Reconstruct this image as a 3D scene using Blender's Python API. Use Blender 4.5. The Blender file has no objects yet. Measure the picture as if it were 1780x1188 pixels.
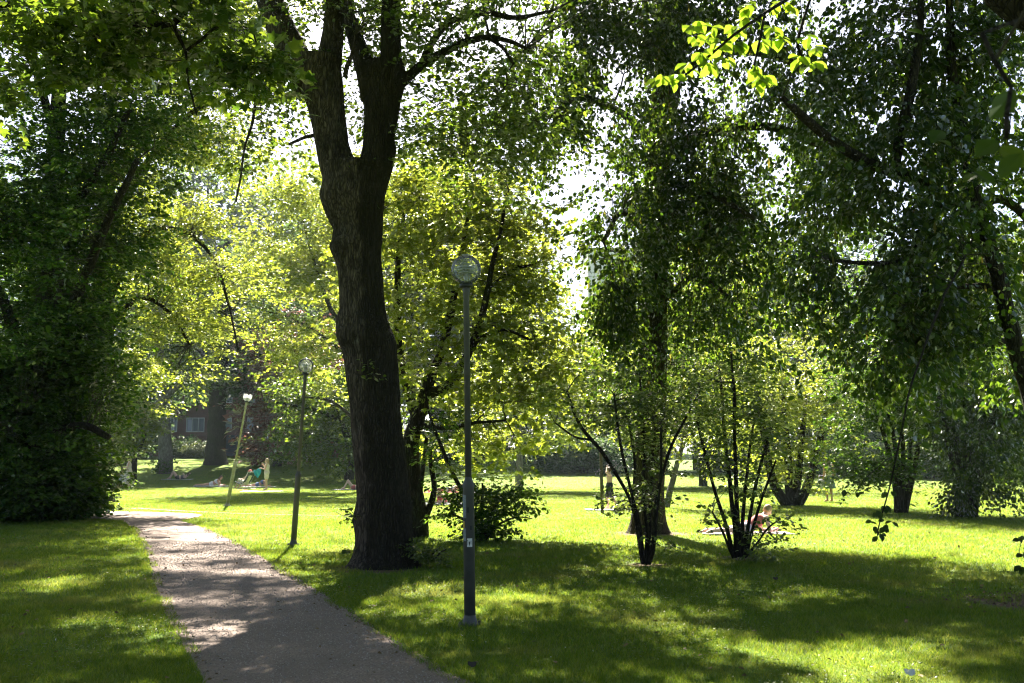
import bpy, math, random
import numpy as np
from mathutils import Vector, Matrix

R = np.random.default_rng(7)
random.seed(7)
scene = bpy.context.scene
COL = scene.collection

# ------------------------------------------------------------------ survey helpers
CAM_H, FPX, PITCH = 1.6, 1730.0, math.atan(206 / 1730.0)
CP, SP = math.cos(PITCH), math.sin(PITCH)


def smooth(a, b, v):
    t = np.clip((np.asarray(v, float) - a) / (b - a), 0, 1)
    return t * t * (3 - 2 * t)


def hz(x, y):
    """terrain height: flat meadow, a bank rising beyond it"""
    x = np.asarray(x, float); y = np.asarray(y, float)
    side = 0.35 + 0.65 * smooth(12, -8, x)
    return smooth(54, 86, y) * 1.75 * side + smooth(90, 150, y) * 2.0


def ray(px, py):
    r = (px - 890) / FPX; u = (594 - py) / FPX
    return np.array([r, CP - u * SP, SP + u * CP])


def P(px, py, Y):
    d = ray(px, py)
    return np.array([0, 0, CAM_H]) + d * (Y / d[1])


def G(px, py):
    d = ray(px, py)
    t = 3.0
    for _ in range(4000):
        p = d * t
        if CAM_H + p[2] <= float(hz(p[0], p[1])) or t > 170:
            break
        t += 0.05
    p = d * t
    return np.array([p[0], p[1], float(hz(p[0], p[1]))])


def S(Y):
    return FPX / Y


# ------------------------------------------------------------------ numeric helpers
def hash3(ix, iy, iz):
    h = (ix.astype(np.int64) * 374761393 + iy.astype(np.int64) * 668265263 + iz.astype(np.int64) * 2147483647) & 0xFFFFFFFF
    h = ((h ^ (h >> 13)) * 1274126177) & 0xFFFFFFFF
    h = h ^ (h >> 16)
    return (h & 0xFFFFFF) / float(0xFFFFFF)


def vnoise(p):
    p = np.asarray(p, float)
    i = np.floor(p).astype(np.int64); f = p - i
    f = f * f * (3 - 2 * f)
    out = 0
    for dx in (0, 1):
        for dy in (0, 1):
            for dz in (0, 1):
                w = (f[..., 0] if dx else 1 - f[..., 0]) * (f[..., 1] if dy else 1 - f[..., 1]) * (f[..., 2] if dz else 1 - f[..., 2])
                out = out + w * hash3(i[..., 0] + dx, i[..., 1] + dy, i[..., 2] + dz)
    return out


def fbm(p, o=3):
    p = np.asarray(p, float); a, s, t = 0.5, 0, 0
    for k in range(o):
        s = s + a * vnoise(p * 2 ** k + 17.3 * k); t += a; a *= 0.5
    return s / t


def norm(v):
    v = np.asarray(v, float)
    return v / np.maximum(np.linalg.norm(v, axis=-1, keepdims=True), 1e-9)


# ------------------------------------------------------------------ mesh building
def mesh_np(name, verts, loops, starts, smooth_shade=False):
    me = bpy.data.meshes.new(name)
    verts = np.ascontiguousarray(verts, dtype=np.float32).reshape(-1)
    loops = np.ascontiguousarray(loops, dtype=np.int32).reshape(-1)
    starts = np.ascontiguousarray(starts, dtype=np.int32)
    me.vertices.add(len(verts) // 3); me.vertices.foreach_set('co', verts)
    me.loops.add(len(loops)); me.loops.foreach_set('vertex_index', loops)
    me.polygons.add(len(starts)); me.polygons.foreach_set('loop_start', starts)
    me.polygons.foreach_set('use_smooth', np.full(len(starts), smooth_shade, dtype=bool))
    me.update(calc_edges=True)
    return me


class MB:
    """collects shapes that become ONE mesh"""
    def __init__(self):
        self.v = []; self.f = []; self.n = 0

    def add(self, v, faces):
        v = np.asarray(v, float).reshape(-1, 3)
        for f in faces:
            self.f.append([i + self.n for i in f])
        self.v.append(v); self.n += len(v)
        return self

    def box(self, c, s, rz=0, bev=0.0):
        x, y, z = np.array(s) / 2
        b = min(bev, x * .9, y * .9, z * .9) if bev else 0
        if not b:
            v = np.array([[i, j, k] for i in (-x, x) for j in (-y, y) for k in (-z, z)])
            fs = [(0, 1, 3, 2), (4, 6, 7, 5), (0, 4, 5, 1), (2, 3, 7, 6), (0, 2, 6, 4), (1, 5, 7, 3)]
        else:
            pts = []
            for i in (-1, 1):
                for j in (-1, 1):
                    for k in (-1, 1):
                        pts += [[i * x, j * (y - b), k * (z - b)], [i * (x - b), j * y, k * (z - b)], [i * (x - b), j * (y - b), k * z]]
            v = np.array(pts)
            bm_idx = lambda i, j, k, a: ((i > 0) * 4 + (j > 0) * 2 + (k > 0)) * 3 + a
            fs = []
            q = [(-1, -1), (1, -1), (1, 1), (-1, 1)]
            for s_ in (-1, 1):
                fs.append([bm_idx(s_, a, c2, 0) for a, c2 in q][::s_])
                fs.append([bm_idx(a, s_, c2, 1) for a, c2 in q][::-s_])
                fs.append([bm_idx(a, c2, s_, 2) for a, c2 in q][::s_])
            for a in (-1, 1):
                for c2 in (-1, 1):
                    fs.append([bm_idx(a, c2, -1, 0), bm_idx(a, c2, 1, 0), bm_idx(a, c2, 1, 1), bm_idx(a, c2, -1, 1)])
                    fs.append([bm_idx(a, -1, c2, 0), bm_idx(a, 1, c2, 0), bm_idx(a, 1, c2, 2), bm_idx(a, -1, c2, 2)])
                    fs.append([bm_idx(-1, a, c2, 1), bm_idx(1, a, c2, 1), bm_idx(1, a, c2, 2), bm_idx(-1, a, c2, 2)])
                    for k in (-1, 1):
                        fs.append([bm_idx(a, c2, k, 0), bm_idx(a, c2, k, 1), bm_idx(a, c2, k, 2)])
        if rz:
            ca, sa = math.cos(rz), math.sin(rz)
            v = np.stack([v[:, 0] * ca - v[:, 1] * sa, v[:, 0] * sa + v[:, 1] * ca, v[:, 2]], 1)
        return self.add(v + np.array(c), fs)

    def lathe(self, prof, c=(0, 0, 0), n=24):
        a = np.linspace(0, 2 * math.pi, n, endpoint=False)
        prof = list(prof)
        v = np.concatenate([np.stack([r * np.cos(a), r * np.sin(a), np.full(n, z)], 1) for r, z in prof])
        fs = []
        for k in range(len(prof) - 1):
            for i in range(n):
                j = (i + 1) % n
                fs.append((k * n + i, k * n + j, (k + 1) * n + j, (k + 1) * n + i))
        fs.append(list(range(n))[::-1]); fs.append([(len(prof) - 1) * n + i for i in range(n)])
        return self.add(v + np.array(c), fs)

    def tube(self, pts, rad, n=6, cap=True):
        pts = np.asarray(pts, float); k = len(pts)
        rad = np.broadcast_to(np.asarray(rad, float), (k,))
        t = norm(np.gradient(pts, axis=0))
        ref = np.array([1., 0, 0]) if abs(t[0][0]) < .8 else np.array([0, 1., 0])
        u = norm(ref - t * (t @ ref)[:, None]); w = np.cross(t, u)
        a = np.linspace(0, 2 * math.pi, n, endpoint=False)
        ring = u[:, None, :] * np.cos(a)[None, :, None] + w[:, None, :] * np.sin(a)[None, :, None]
        v = pts[:, None, :] + ring * rad[:, None, None]
        fs = []
        for q in range(k - 1):
            for i in range(n):
                j = (i + 1) % n
                fs.append((q * n + i, q * n + j, (q + 1) * n + j, (q + 1) * n + i))
        if cap:
            fs.append(list(range(n))[::-1]); fs.append([(k - 1) * n + i for i in range(n)])
        return self.add(v.reshape(-1, 3), fs)

    def cap(self, a, b, ra, rb, n=12):
        """tapered capsule"""
        a = np.asarray(a, float); b = np.asarray(b, float); d = norm(b - a)
        pts, rad = [], []
        for q in (-1, -.92, -.7, -.38):
            pts.append(a + d * ra * q); rad.append(max(ra * math.sqrt(1 - q * q), 1e-4))
        pts += [a, b]; rad += [ra, rb]
        for q in (.38, .7, .92, 1):
            pts.append(b + d * rb * q); rad.append(max(rb * math.sqrt(1 - q * q), 1e-4))
        t = d; ref = np.array([1., 0, 0]) if abs(t[0]) < .8 else np.array([0, 1., 0])
        u = norm(ref - t * (t @ ref)); w = np.cross(t, u)
        ang = np.linspace(0, 2 * math.pi, n, endpoint=False)
        ring = u[None, :] * np.cos(ang)[:, None] + w[None, :] * np.sin(ang)[:, None]
        v = np.concatenate([p + ring * r for p, r in zip(pts, rad)])
        k = len(pts); fs = []
        for q in range(k - 1):
            for i in range(n):
                j = (i + 1) % n
                fs.append((q * n + i, q * n + j, (q + 1) * n + j, (q + 1) * n + i))
        fs.append(list(range(n))[::-1]); fs.append([(k - 1) * n + i for i in range(n)])
        return self.add(v, fs)

    def ell(self, c, r, n=14, m=9):
        v = []; fs = []
        for q in range(m):
            th = math.pi * (q + .001) / (m - 1 + .002)
            for i in range(n):
                a = 2 * math.pi * i / n
                v.append([c[0] + r[0] * math.sin(th) * math.cos(a), c[1] + r[1] * math.sin(th) * math.sin(a), c[2] + r[2] * math.cos(th)])
        for q in range(m - 1):
            for i in range(n):
                j = (i + 1) % n
                fs.append((q * n + i, (q + 1) * n + i, (q + 1) * n + j, q * n + j))
        fs.append(list(range(n))); fs.append([(m - 1) * n + i for i in range(n)][::-1])
        return self.add(v, fs)

    def mesh(self, name, sm=True):
        loops = np.fromiter((i for f in self.f for i in f), dtype=np.int32)
        lens = np.array([len(f) for f in self.f])
        return mesh_np(name, np.concatenate(self.v), loops, np.concatenate([[0], np.cumsum(lens)[:-1]]), sm)

    def build(self, name, mat, parent=None, sm=True):
        return link(name, self.mesh(name, sm), mat, parent)


def link(name, me, mat, parent=None):
    o = bpy.data.objects.new(name, me)
    if mat is not None:
        me.materials.clear(); me.materials.append(mat)
    COL.objects.link(o)
    if parent is not None:
        o.parent = parent
    return o


def tag(o, label=None, cat=None, group=None, kind=None):
    if label: o['label'] = label
    if cat: o['category'] = cat
    if group: o['group'] = group
    if kind: o['kind'] = kind
    return o


def empty(name, loc, label, cat, group=None, rz=0):
    o = bpy.data.objects.new(name, None); COL.objects.link(o)
    o.empty_display_size = .2
    o.location = Vector([float(q) for q in loc]); o.rotation_euler = (0, 0, rz)
    return tag(o, label, cat, group)


def copy_tree(root, label=None):
    kids = [c for c in COL.objects if c.parent == root]
    r = root.copy(); COL.objects.link(r)
    if label: r['label'] = label
    for ch in kids:
        c = ch.copy(); COL.objects.link(c); c.parent = r
        for g in [q for q in COL.objects if q.parent == ch]:
            d = g.copy(); COL.objects.link(d); d.parent = c
    return r


# ------------------------------------------------------------------ materials
def new_mat(name):
    m = bpy.data.materials.new(name); m.use_nodes = True
    nt = m.node_tree; nt.nodes.clear()
    out = nt.nodes.new('ShaderNodeOutputMaterial')
    return m, nt, out


def N(nt, typ, **kw):
    n = nt.nodes.new('ShaderNode' + typ)
    for k, v in kw.items():
        if k.startswith('i_'):
            n.inputs[k[2:].replace('_', ' ')].default_value = v
        else:
            setattr(n, k, v)
    return n


def ramp(nt, fac, stops):
    r = nt.nodes.new('ShaderNodeValToRGB')
    els = r.color_ramp.elements
    while len(els) < len(stops): els.new(.5)
    for e, (p, c) in zip(els, stops):
        e.position = p; e.color = (*c, 1)
    nt.links.new(fac, r.inputs[0])
    return r.outputs[0]


def mixc(nt, f, a, b):
    m = nt.nodes.new('ShaderNodeMix'); m.data_type = 'RGBA'
    if isinstance(f, float): m.inputs[0].default_value = f
    else: nt.links.new(f, m.inputs[0])
    for k, q in ((6, a), (7, b)):
        if isinstance(q, tuple): m.inputs[k].default_value = (*q, 1)
        else: nt.links.new(q, m.inputs[k])
    return m.outputs[2]


def noise(nt, scale, detail=4, rough=.55, vec=None, sc=(1, 1, 1), coord='Object'):
    tc = nt.nodes.new('ShaderNodeTexCoord')
    src = tc.outputs[coord] if vec is None else vec
    mp = nt.nodes.new('ShaderNodeMapping'); mp.inputs['Scale'].default_value = sc
    nt.links.new(src, mp.inputs['Vector'])
    n = nt.nodes.new('ShaderNodeTexNoise')
    n.inputs['Scale'].default_value = scale; n.inputs['Detail'].default_value = detail; n.inputs['Roughness'].default_value = rough
    nt.links.new(mp.outputs[0], n.inputs['Vector'])
    return n.outputs['Fac']


def leaf_mat(name, c_dark, c_light, trans_dark, trans_light, tr=.5, gloss=.09, rough=.38, patch=False):
    """thin leaf: reflects on both sides, passes tinted light through"""
    m, nt, out = new_mat(name); L = nt.links
    geo = N(nt, 'NewGeometry')
    rnd = geo.outputs['Random Per Island']
    refl = ramp(nt, rnd, [(0, c_dark), (.6, tuple(.5 * (a + b) for a, b in zip(c_dark, c_light))), (1, c_light)])
    tcol = ramp(nt, rnd, [(0, trans_dark), (.7, tuple(.5 * (a + b) for a, b in zip(trans_dark, trans_light))), (1, trans_light)])
    if patch:       # dry, straw coloured spots and lush clovery ones
        n1 = noise(nt, .55, 5, .6); n2 = noise(nt, 2.6, 4, .6)
        dry = ramp(nt, n1, [(.52, (0, 0, 0)), (.70, (.6,) * 3)]); lush = ramp(nt, n2, [(.54, (0, 0, 0)), (.66, (.65,) * 3)])
        refl = mixc(nt, lush, mixc(nt, dry, refl, (.14, .12, .035)), (.016, .065, .004)); tcol = mixc(nt, lush, mixc(nt, dry, tcol, (.42, .36, .10)), (.14, .26, .02))
    d = N(nt, 'BsdfDiffuse'); t = N(nt, 'BsdfTranslucent'); g = N(nt, 'BsdfGlossy', i_Roughness=rough)
    g.inputs['Color'].default_value = (.95, .95, .9, 1)
    L.new(refl, d.inputs['Color']); L.new(tcol, t.inputs['Color'])
    mx = N(nt, 'MixShader'); mx.inputs[0].default_value = tr
    L.new(d.outputs[0], mx.inputs[1]); L.new(t.outputs[0], mx.inputs[2])
    fr = N(nt, 'Fresnel', i_IOR=1.42)
    mul = N(nt, 'Math', operation='MULTIPLY'); mul.inputs[1].default_value = gloss * 5
    L.new(fr.outputs[0], mul.inputs[0])
    mx2 = N(nt, 'MixShader'); L.new(mul.outputs[0], mx2.inputs[0])
    L.new(mx.outputs[0], mx2.inputs[1]); L.new(g.outputs[0], mx2.inputs[2])
    L.new(mx2.outputs[0], out.inputs[0])
    return m


def bark_mat(name, dark, light, moss=(.035, .05, .012), moss_amt=.5, zs=.25, scale=14, lichen=None, shade_side=None):
    m, nt, out = new_mat(name); L = nt.links
    b = N(nt, 'BsdfPrincipled'); b.inputs['Roughness'].default_value = .95
    b.inputs['Specular IOR Level'].default_value = .15
    n1 = noise(nt, scale, 8, .7, sc=(1, 1, zs)); n2 = noise(nt, 2.2, 4, .6, sc=(1, 1, .5)); n3 = noise(nt, scale * 4, 4, .6, sc=(1, 1, .4))
    c1 = ramp(nt, n1, [(.3, dark), (.72, light)])
    mm = ramp(nt, n2, [(.48, (0, 0, 0)), (.62, (moss_amt,) * 3)])
    c = mixc(nt, mm, c1, moss)
    if lichen:
        n4 = noise(nt, 3.1, 6, .7, sc=(1, 1, .6))
        c = mixc(nt, ramp(nt, n4, [(.60, (0, 0, 0)), (.68, (.8, .8, .8))]), c, lichen)
    tc = N(nt, 'TexCoord'); mpv = N(nt, 'Mapping'); mpv.inputs['Scale'].default_value = (1.15, 1.15, .10)
    wob = N(nt, 'TexNoise'); wob.inputs['Scale'].default_value = 5; L.new(tc.outputs['Object'], wob.inputs['Vector'])
    vadd = N(nt, 'VectorMath', operation='MULTIPLY_ADD'); vadd.inputs[1].default_value = (.12, .12, .3); L.new(wob.outputs['Color'], vadd.inputs[0]); L.new(tc.outputs['Object'], vadd.inputs[2])
    L.new(vadd.outputs[0], mpv.inputs[0])
    vo = N(nt, 'TexVoronoi'); vo.feature = 'DISTANCE_TO_EDGE'; vo.inputs['Scale'].default_value = scale * 1.6; L.new(mpv.outputs[0], vo.inputs['Vector'])
    fis = ramp(nt, vo.outputs['Distance'], [(.0, (.75,) * 3), (.20, (0, 0, 0))])
    c = mixc(nt, fis, c, tuple(q * .45 for q in dark))
    if shade_side is not None:      # flank painted darker for shade away from the open sky, ragged border
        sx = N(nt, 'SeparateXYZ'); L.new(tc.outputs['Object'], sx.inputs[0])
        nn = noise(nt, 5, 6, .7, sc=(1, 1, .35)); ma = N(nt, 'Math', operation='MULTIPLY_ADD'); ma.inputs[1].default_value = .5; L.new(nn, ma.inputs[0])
        mz = N(nt, 'Math', operation='MULTIPLY_ADD'); mz.inputs[1].default_value = shade_side[1]; mz.inputs[2].default_value = shade_side[0]; L.new(sx.outputs['Z'], mz.inputs[0])
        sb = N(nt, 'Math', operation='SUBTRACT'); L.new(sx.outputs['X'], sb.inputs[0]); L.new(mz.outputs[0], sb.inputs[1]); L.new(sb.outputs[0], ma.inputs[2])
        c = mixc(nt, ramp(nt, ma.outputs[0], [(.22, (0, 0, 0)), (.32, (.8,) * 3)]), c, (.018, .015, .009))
    L.new(c, b.inputs['Base Color'])
    add = N(nt, 'Math', operation='ADD'); L.new(n1, add.inputs[0])
    mu = N(nt, 'Math', operation='MULTIPLY'); mu.inputs[1].default_value = .35; L.new(n3, mu.inputs[0]); L.new(mu.outputs[0], add.inputs[1])
    ad2 = N(nt, 'Math', operation='SUBTRACT'); L.new(add.outputs[0], ad2.inputs[0]); L.new(fis, ad2.inputs[1])
    bp = N(nt, 'Bump', i_Strength=1.0, i_Distance=.035); L.new(ad2.outputs[0], bp.inputs['Height'])
    L.new(bp.outputs[0], b.inputs['Normal']); L.new(b.outputs[0], out.inputs[0])
    return m


def plain(name, col, rough=.6, metal=0.0, var=.25, scale=8, bump=.0, spec=.5, col2=None):
    m, nt, out = new_mat(name); L = nt.links
    b = N(nt, 'BsdfPrincipled'); b.inputs['Roughness'].default_value = rough; b.inputs['Metallic'].default_value = metal
    b.inputs['Specular IOR Level'].default_value = spec
    n = noise(nt, scale, 5, .6)
    c2 = col2 or tuple(q * (1 - var) for q in col)
    L.new(ramp(nt, n, [(.35, c2), (.65, col)]), b.inputs['Base Color'])
    if bump:
        bp = N(nt, 'Bump', i_Strength=bump, i_Distance=.01); L.new(n, bp.inputs['Height']); L.new(bp.outputs[0], b.inputs['Normal'])
    L.new(b.outputs[0], out.inputs[0])
    return m


def clear_mat(name, d0=.2, d1=.38):
    """clear acrylic shell of a lamp globe, a little dusty"""
    m, nt, out = new_mat(name); L = nt.links
    tr = N(nt, 'BsdfTransparent'); tr.inputs[0].default_value = (.93, .95, .94, 1)
    gl = N(nt, 'BsdfGlossy', i_Roughness=.06); df = N(nt, 'BsdfDiffuse'); df.inputs[0].default_value = (.75, .77, .75, 1)
    tl = N(nt, 'BsdfTranslucent'); tl.inputs[0].default_value = (.75, .77, .75, 1)
    ad = N(nt, 'MixShader'); ad.inputs[0].default_value = .5; L.new(df.outputs[0], ad.inputs[1]); L.new(tl.outputs[0], ad.inputs[2])
    n = noise(nt, 9, 5, .6)
    mxd = N(nt, 'MixShader'); L.new(ramp(nt, n, [(.35, (d0,) * 3), (.75, (d1,) * 3)]), mxd.inputs[0])
    L.new(tr.outputs[0], mxd.inputs[1]); L.new(ad.outputs[0], mxd.inputs[2])
    fr = N(nt, 'Fresnel', i_IOR=1.3)
    mx = N(nt, 'MixShader'); L.new(fr.outputs[0], mx.inputs[0]); L.new(mxd.outputs[0], mx.inputs[1]); L.new(gl.outputs[0], mx.inputs[2])
    L.new(mx.outputs[0], out.inputs[0])
    return m


M = {}
HAZE = .0002
#                        reflect dark / light            through dark / light
M['leaf_lime'] = leaf_mat('lime leaf', (.022, .046, .011), (.055, .088, .016), (.09, .18, .012), (.34, .44, .03), .48, .045)
M['leaf_dark'] = leaf_mat('dark beech leaf', (.012, .036, .008), (.030, .066, .012), (.05, .14, .008), (.22, .36, .02), .42, .03)
M['leaf_elm'] = leaf_mat('elm leaf', (.014, .028, .010), (.036, .056, .014), (.05, .12, .007), (.22, .32, .018), .40, .05)
M['leaf_maple'] = leaf_mat('maple leaf', (.045, .075, .014), (.085, .12, .022), (.24, .32, .018), (.50, .52, .05), .55, .06)
M['leaf_fresh'] = leaf_mat('fresh broad leaf', (.06, .10, .018), (.09, .13, .025), (.26, .42, .02), (.42, .56, .04), .6, .05)
M['leaf_far'] = leaf_mat('far leaf', (.035, .06, .018), (.07, .10, .028), (.12, .18, .02), (.30, .36, .04), .45, .06)
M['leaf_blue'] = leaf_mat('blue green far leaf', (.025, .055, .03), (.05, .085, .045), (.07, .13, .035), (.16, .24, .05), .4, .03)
M['leaf_copper'] = leaf_mat('copper leaf', (.11, .045, .05), (.25, .125, .12), (.30, .09, .06), (.46, .22, .16), .4, .12)
M['leaf_weed'] = leaf_mat('weed leaf', (.04, .07, .016), (.08, .11, .03), (.15, .24, .02), (.34, .42, .05), .45, .08)
M['catkin'] = leaf_mat('seed strand', (.06, .05, .015), (.13, .11, .035), (.16, .15, .02), (.34, .30, .05), .4, .03)
M['bark_old'] = bark_mat('old bark', (.030, .023, .017), (.18, .142, .11), moss=(.016, .016, .009), moss_amt=.6, lichen=(.17, .165, .14), shade_side=(-.16, -.035))
M['bark_dark'] = bark_mat('dark bark', (.012, .009, .007), (.06, .047, .035))
M['bark_ivy'] = bark_mat('mossy bark', (.02, .016, .01), (.11, .095, .055), moss=(.06, .075, .02), moss_amt=.7)
M['bark_far'] = bark_mat('far bark', (.03, .025, .022), (.10, .085, .07), scale=15)
M['bark_pale'] = bark_mat('pale bark', (.16, .14, .12), (.42, .40, .36), moss=(.10, .10, .06), moss_amt=.7, scale=18)
M['twig'] = plain('twig bark', (.035, .028, .02), .9, var=.4)


def lawn_material():
    m, nt, out = new_mat('mown lawn'); L = nt.links
    b = N(nt, 'BsdfPrincipled'); b.inputs['Roughness'].default_value = .9; b.inputs['Specular IOR Level'].default_value = .1
    n1 = noise(nt, .9, 6, .65); n2 = noise(nt, 26, 4, .7); n3 = noise(nt, .16, 4, .6)
    c = ramp(nt, n2, [(.3, (.042, .100, .008)), (.7, (.12, .18, .028))])
    c = mixc(nt, ramp(nt, n1, [(.42, (0, 0, 0)), (.66, (.55,) * 3)]), c, (.16, .17, .04))
    c = mixc(nt, ramp(nt, n3, [(.45, (0, 0, 0)), (.65, (.35,) * 3)]), c, (.085, .13, .016))
    # a worn, bare patch of earth under the trees on the right and round the trunks
    tc = N(nt, 'TexCoord')
    tot = None
    for (cx, cy, rx, ry) in BARE:
        mp = N(nt, 'Mapping'); mp.inputs['Location'].default_value = (-cx / rx, -cy / ry, 0); mp.inputs['Scale'].default_value = (1 / rx, 1 / ry, 0)
        L.new(tc.outputs['Object'], mp.inputs['Vector'])
        ln = N(nt, 'VectorMath', operation='LENGTH'); L.new(mp.outputs[0], ln.inputs[0])
        tot = ln.outputs['Value'] if tot is None else _min(nt, tot, ln.outputs['Value'])
    nb = noise(nt, 3.0, 6, .7)
    mu = N(nt, 'Math', operation='MULTIPLY_ADD'); mu.inputs[1].default_value = 1.5; mu.inputs[2].default_value = -.75
    L.new(nb, mu.inputs[0])
    ad = N(nt, 'Math', operation='ADD'); L.new(tot, ad.inputs[0]); L.new(mu.outputs[0], ad.inputs[1])
    soil = ramp(nt, noise(nt, 30, 5, .7), [(.3, (.05, .032, .022)), (.7, (.17, .115, .075))])
    c = mixc(nt, ramp(nt, ad.outputs[0], [(.65, (1, 1, 1)), (1.0, (0, 0, 0))]), c, soil)
    L.new(c, b.inputs['Base Color'])
    bp = N(nt, 'Bump', i_Strength=.6, i_Distance=.03); L.new(n2, bp.inputs['Height']); L.new(bp.outputs[0], b.inputs['Normal'])
    L.new(b.outputs[0], out.inputs[0])
    return m


def _min(nt, a, b):
    q = N(nt, 'Math', operation='MINIMUM'); nt.links.new(a, q.inputs[0]); nt.links.new(b, q.inputs[1]); return q.outputs[0]


BARE = [(6.4, 11.6, 1.5, 1.0), (-2.0, 15.2, .85, .75), (3.05, 22.2, 1.1, 1.0), (2.1, 15.5, .45, .4), (3.75, 16.6, .5, .45)]


def path_material():
    m, nt, out = new_mat('gravel path'); L = nt.links
    b = N(nt, 'BsdfPrincipled'); b.inputs['Roughness'].default_value = .92; b.inputs['Specular IOR Level'].default_value = .15
    n1 = noise(nt, 1.3, 6, .65); n2 = noise(nt, 55, 6, .75); n3 = noise(nt, 190, 3, .7)
    c = ramp(nt, n2, [(.30, (.10, .078, .066)), (.5, (.25, .195, .165)), (.70, (.42, .34, .295))])
    c = mixc(nt, ramp(nt, n1, [(.40, (.55,) * 3), (.62, (0, 0, 0))]), c, (.17, .135, .12))
    v = N(nt, 'TexVoronoi'); v.inputs['Scale'].default_value = 90; tc = N(nt, 'TexCoord'); L.new(tc.outputs['Object'], v.inputs['Vector'])
    c = mixc(nt, ramp(nt, v.outputs['Distance'], [(.0, (.35,) * 3), (.4, (0, 0, 0))]), c, (.30, .26, .23))
    at = N(nt, 'Attribute'); at.attribute_name = 'edge'
    ne = noise(nt, 7, 5, .7)
    ad = N(nt, 'Math', operation='ADD'); L.new(at.outputs['Fac'], ad.inputs[0]); L.new(ne, ad.inputs[1])
    c = mixc(nt, ramp(nt, ad.outputs[0], [(1.05, (0, 0, 0)), (1.4, (.7,) * 3)]), c, (.10, .07, .048))
    L.new(c, b.inputs['Base Color'])
    hsum = N(nt, 'Math', operation='ADD'); L.new(n2, hsum.inputs[0]); L.new(n3, hsum.inputs[1])
    bp = N(nt, 'Bump', i_Strength=.8, i_Distance=.012); L.new(hsum.outputs[0], bp.inputs['Height']); L.new(bp.outputs[0], b.inputs['Normal'])
    L.new(b.outputs[0], out.inputs[0])
    return m


# ------------------------------------------------------------------ leaves, sprays, crowns
def shp(kind):
    if kind == 'simple':
        v = [(0, 0, 0), (.42, .34, .07), (.42, -.34, .07), (1, 0, -.06)]
        return np.array(v), [(0, 2, 3), (0, 3, 1)]
    if kind == 'oval':
        v = [(0, 0, 0), (.22, .25, .05), (.52, .36, .08), (.80, .22, .03), (1, 0, -.10), (.80, -.22, .03), (.52, -.36, .08), (.22, -.25, .05), (.5, 0, -.01)]
        return np.array(v), [(0, 8, 2, 1), (8, 4, 3, 2), (0, 7, 6, 8), (8, 6, 5, 4)]
    if kind == 'maple':
        v = [(0, 0, 0), (.02, .22, 0), (.12, .46, -.04), (.34, .30, .03), (.62, .50, -.05), (.62, .20, .03), (1, 0, -.10),
             (.62, -.20, .03), (.62, -.50, -.05), (.34, -.30, .03), (.12, -.46, -.04), (.02, -.22, 0), (.4, 0, 0)]
        return np.array(v), [(0, 12, 3, 2), (0, 2, 1), (12, 5, 4, 3), (12, 6, 5), (0, 10, 9, 12), (0, 11, 10), (12, 9, 8, 7), (12, 7, 6)]


def leaves(base, axis, nrm, size, kind):
    T, F = shp(kind)
    a = norm(axis); n = nrm - a * np.sum(nrm * a, 1, keepdims=True); n = norm(n)
    s = np.cross(n, a)
    v = base[:, None, :] + size[:, None, None] * (a[:, None, :] * T[None, :, 0, None] + s[:, None, :] * T[None, :, 1, None] + n[:, None, :] * T[None, :, 2, None])
    k = len(T); nl = len(base)
    loops1 = np.concatenate([np.array(f) for f in F]); lens = np.array([len(f) for f in F])
    st1 = np.concatenate([[0], np.cumsum(lens)[:-1]]); tot = lens.sum()
    loops = (np.arange(nl)[:, None] * k + loops1[None, :]).reshape(-1)
    starts = (np.arange(nl)[:, None] * tot + st1[None, :]).reshape(-1)
    return v.reshape(-1, 3), loops, starts


def sprays(t, d, m, L, size, kind, style, jit=.5):
    """leaves along shoots starting at t and pointing along d"""
    n = len(t)
    up = np.array([0, 0, 1.0])
    if style == 'hang':
        d = norm(d * .5 + np.array([0, 0, -1.0]) + R.normal(0, .3, (n, 3)))
    elif style == 'droop':
        d = norm(d * np.array([1, 1, .3]) + np.array([0, 0, -.8]) + R.normal(0, .28, (n, 3)))
    elif style == 'layer':
        d = norm(d * np.array([1, 1, .35]) + R.normal(0, .22, (n, 3)))
    else:
        d = norm(d + R.normal(0, .45, (n, 3)))
    side = norm(np.cross(d, up) + R.normal(0, .08, (n, 3)))
    nn = np.cross(side, d)
    Ls = L * R.uniform(.6, 1.25, n)
    u = R.uniform(-.35, 1, (n, m)) ; w = R.normal(0, .30, (n, m)) * (1.15 - .55 * np.abs(u)); h = R.normal(0, .10, (n, m))
    if style == 'hang': h = R.normal(0, .22, (n, m))
    pos = t[:, None, :] + (d[:, None, :] * u[..., None] + side[:, None, :] * w[..., None] + nn[:, None, :] * h[..., None]) * Ls[:, None, None]
    pos[..., 2] -= (u ** 2 * .16 + np.abs(w) * .12) * Ls[:, None]
    sg = np.sign(w + 1e-9)
    ax = d[:, None, :] * .65 + side[:, None, :] * sg[..., None] * .75 + R.normal(0, .3, (n, m, 3))
    if style in ('hang', 'droop'):
        ax = ax + np.array([0, 0, -.8 if style == 'hang' else -.55]); nr = norm(R.normal(0, 1, (n, m, 3)) * np.array([1, 1, .6]) + up * .5)
    else:
        ax = ax + np.array([0, 0, -.22]); nr = up + R.normal(0, jit, (n, m, 3))
    sz = size * R.uniform(.5, 1.4, (n, m)) * R.uniform(.8, 1.2, (n, 1))
    return leaves(pos.reshape(-1, 3), ax.reshape(-1, 3), nr.reshape(-1, 3), sz.reshape(-1), kind)


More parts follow.
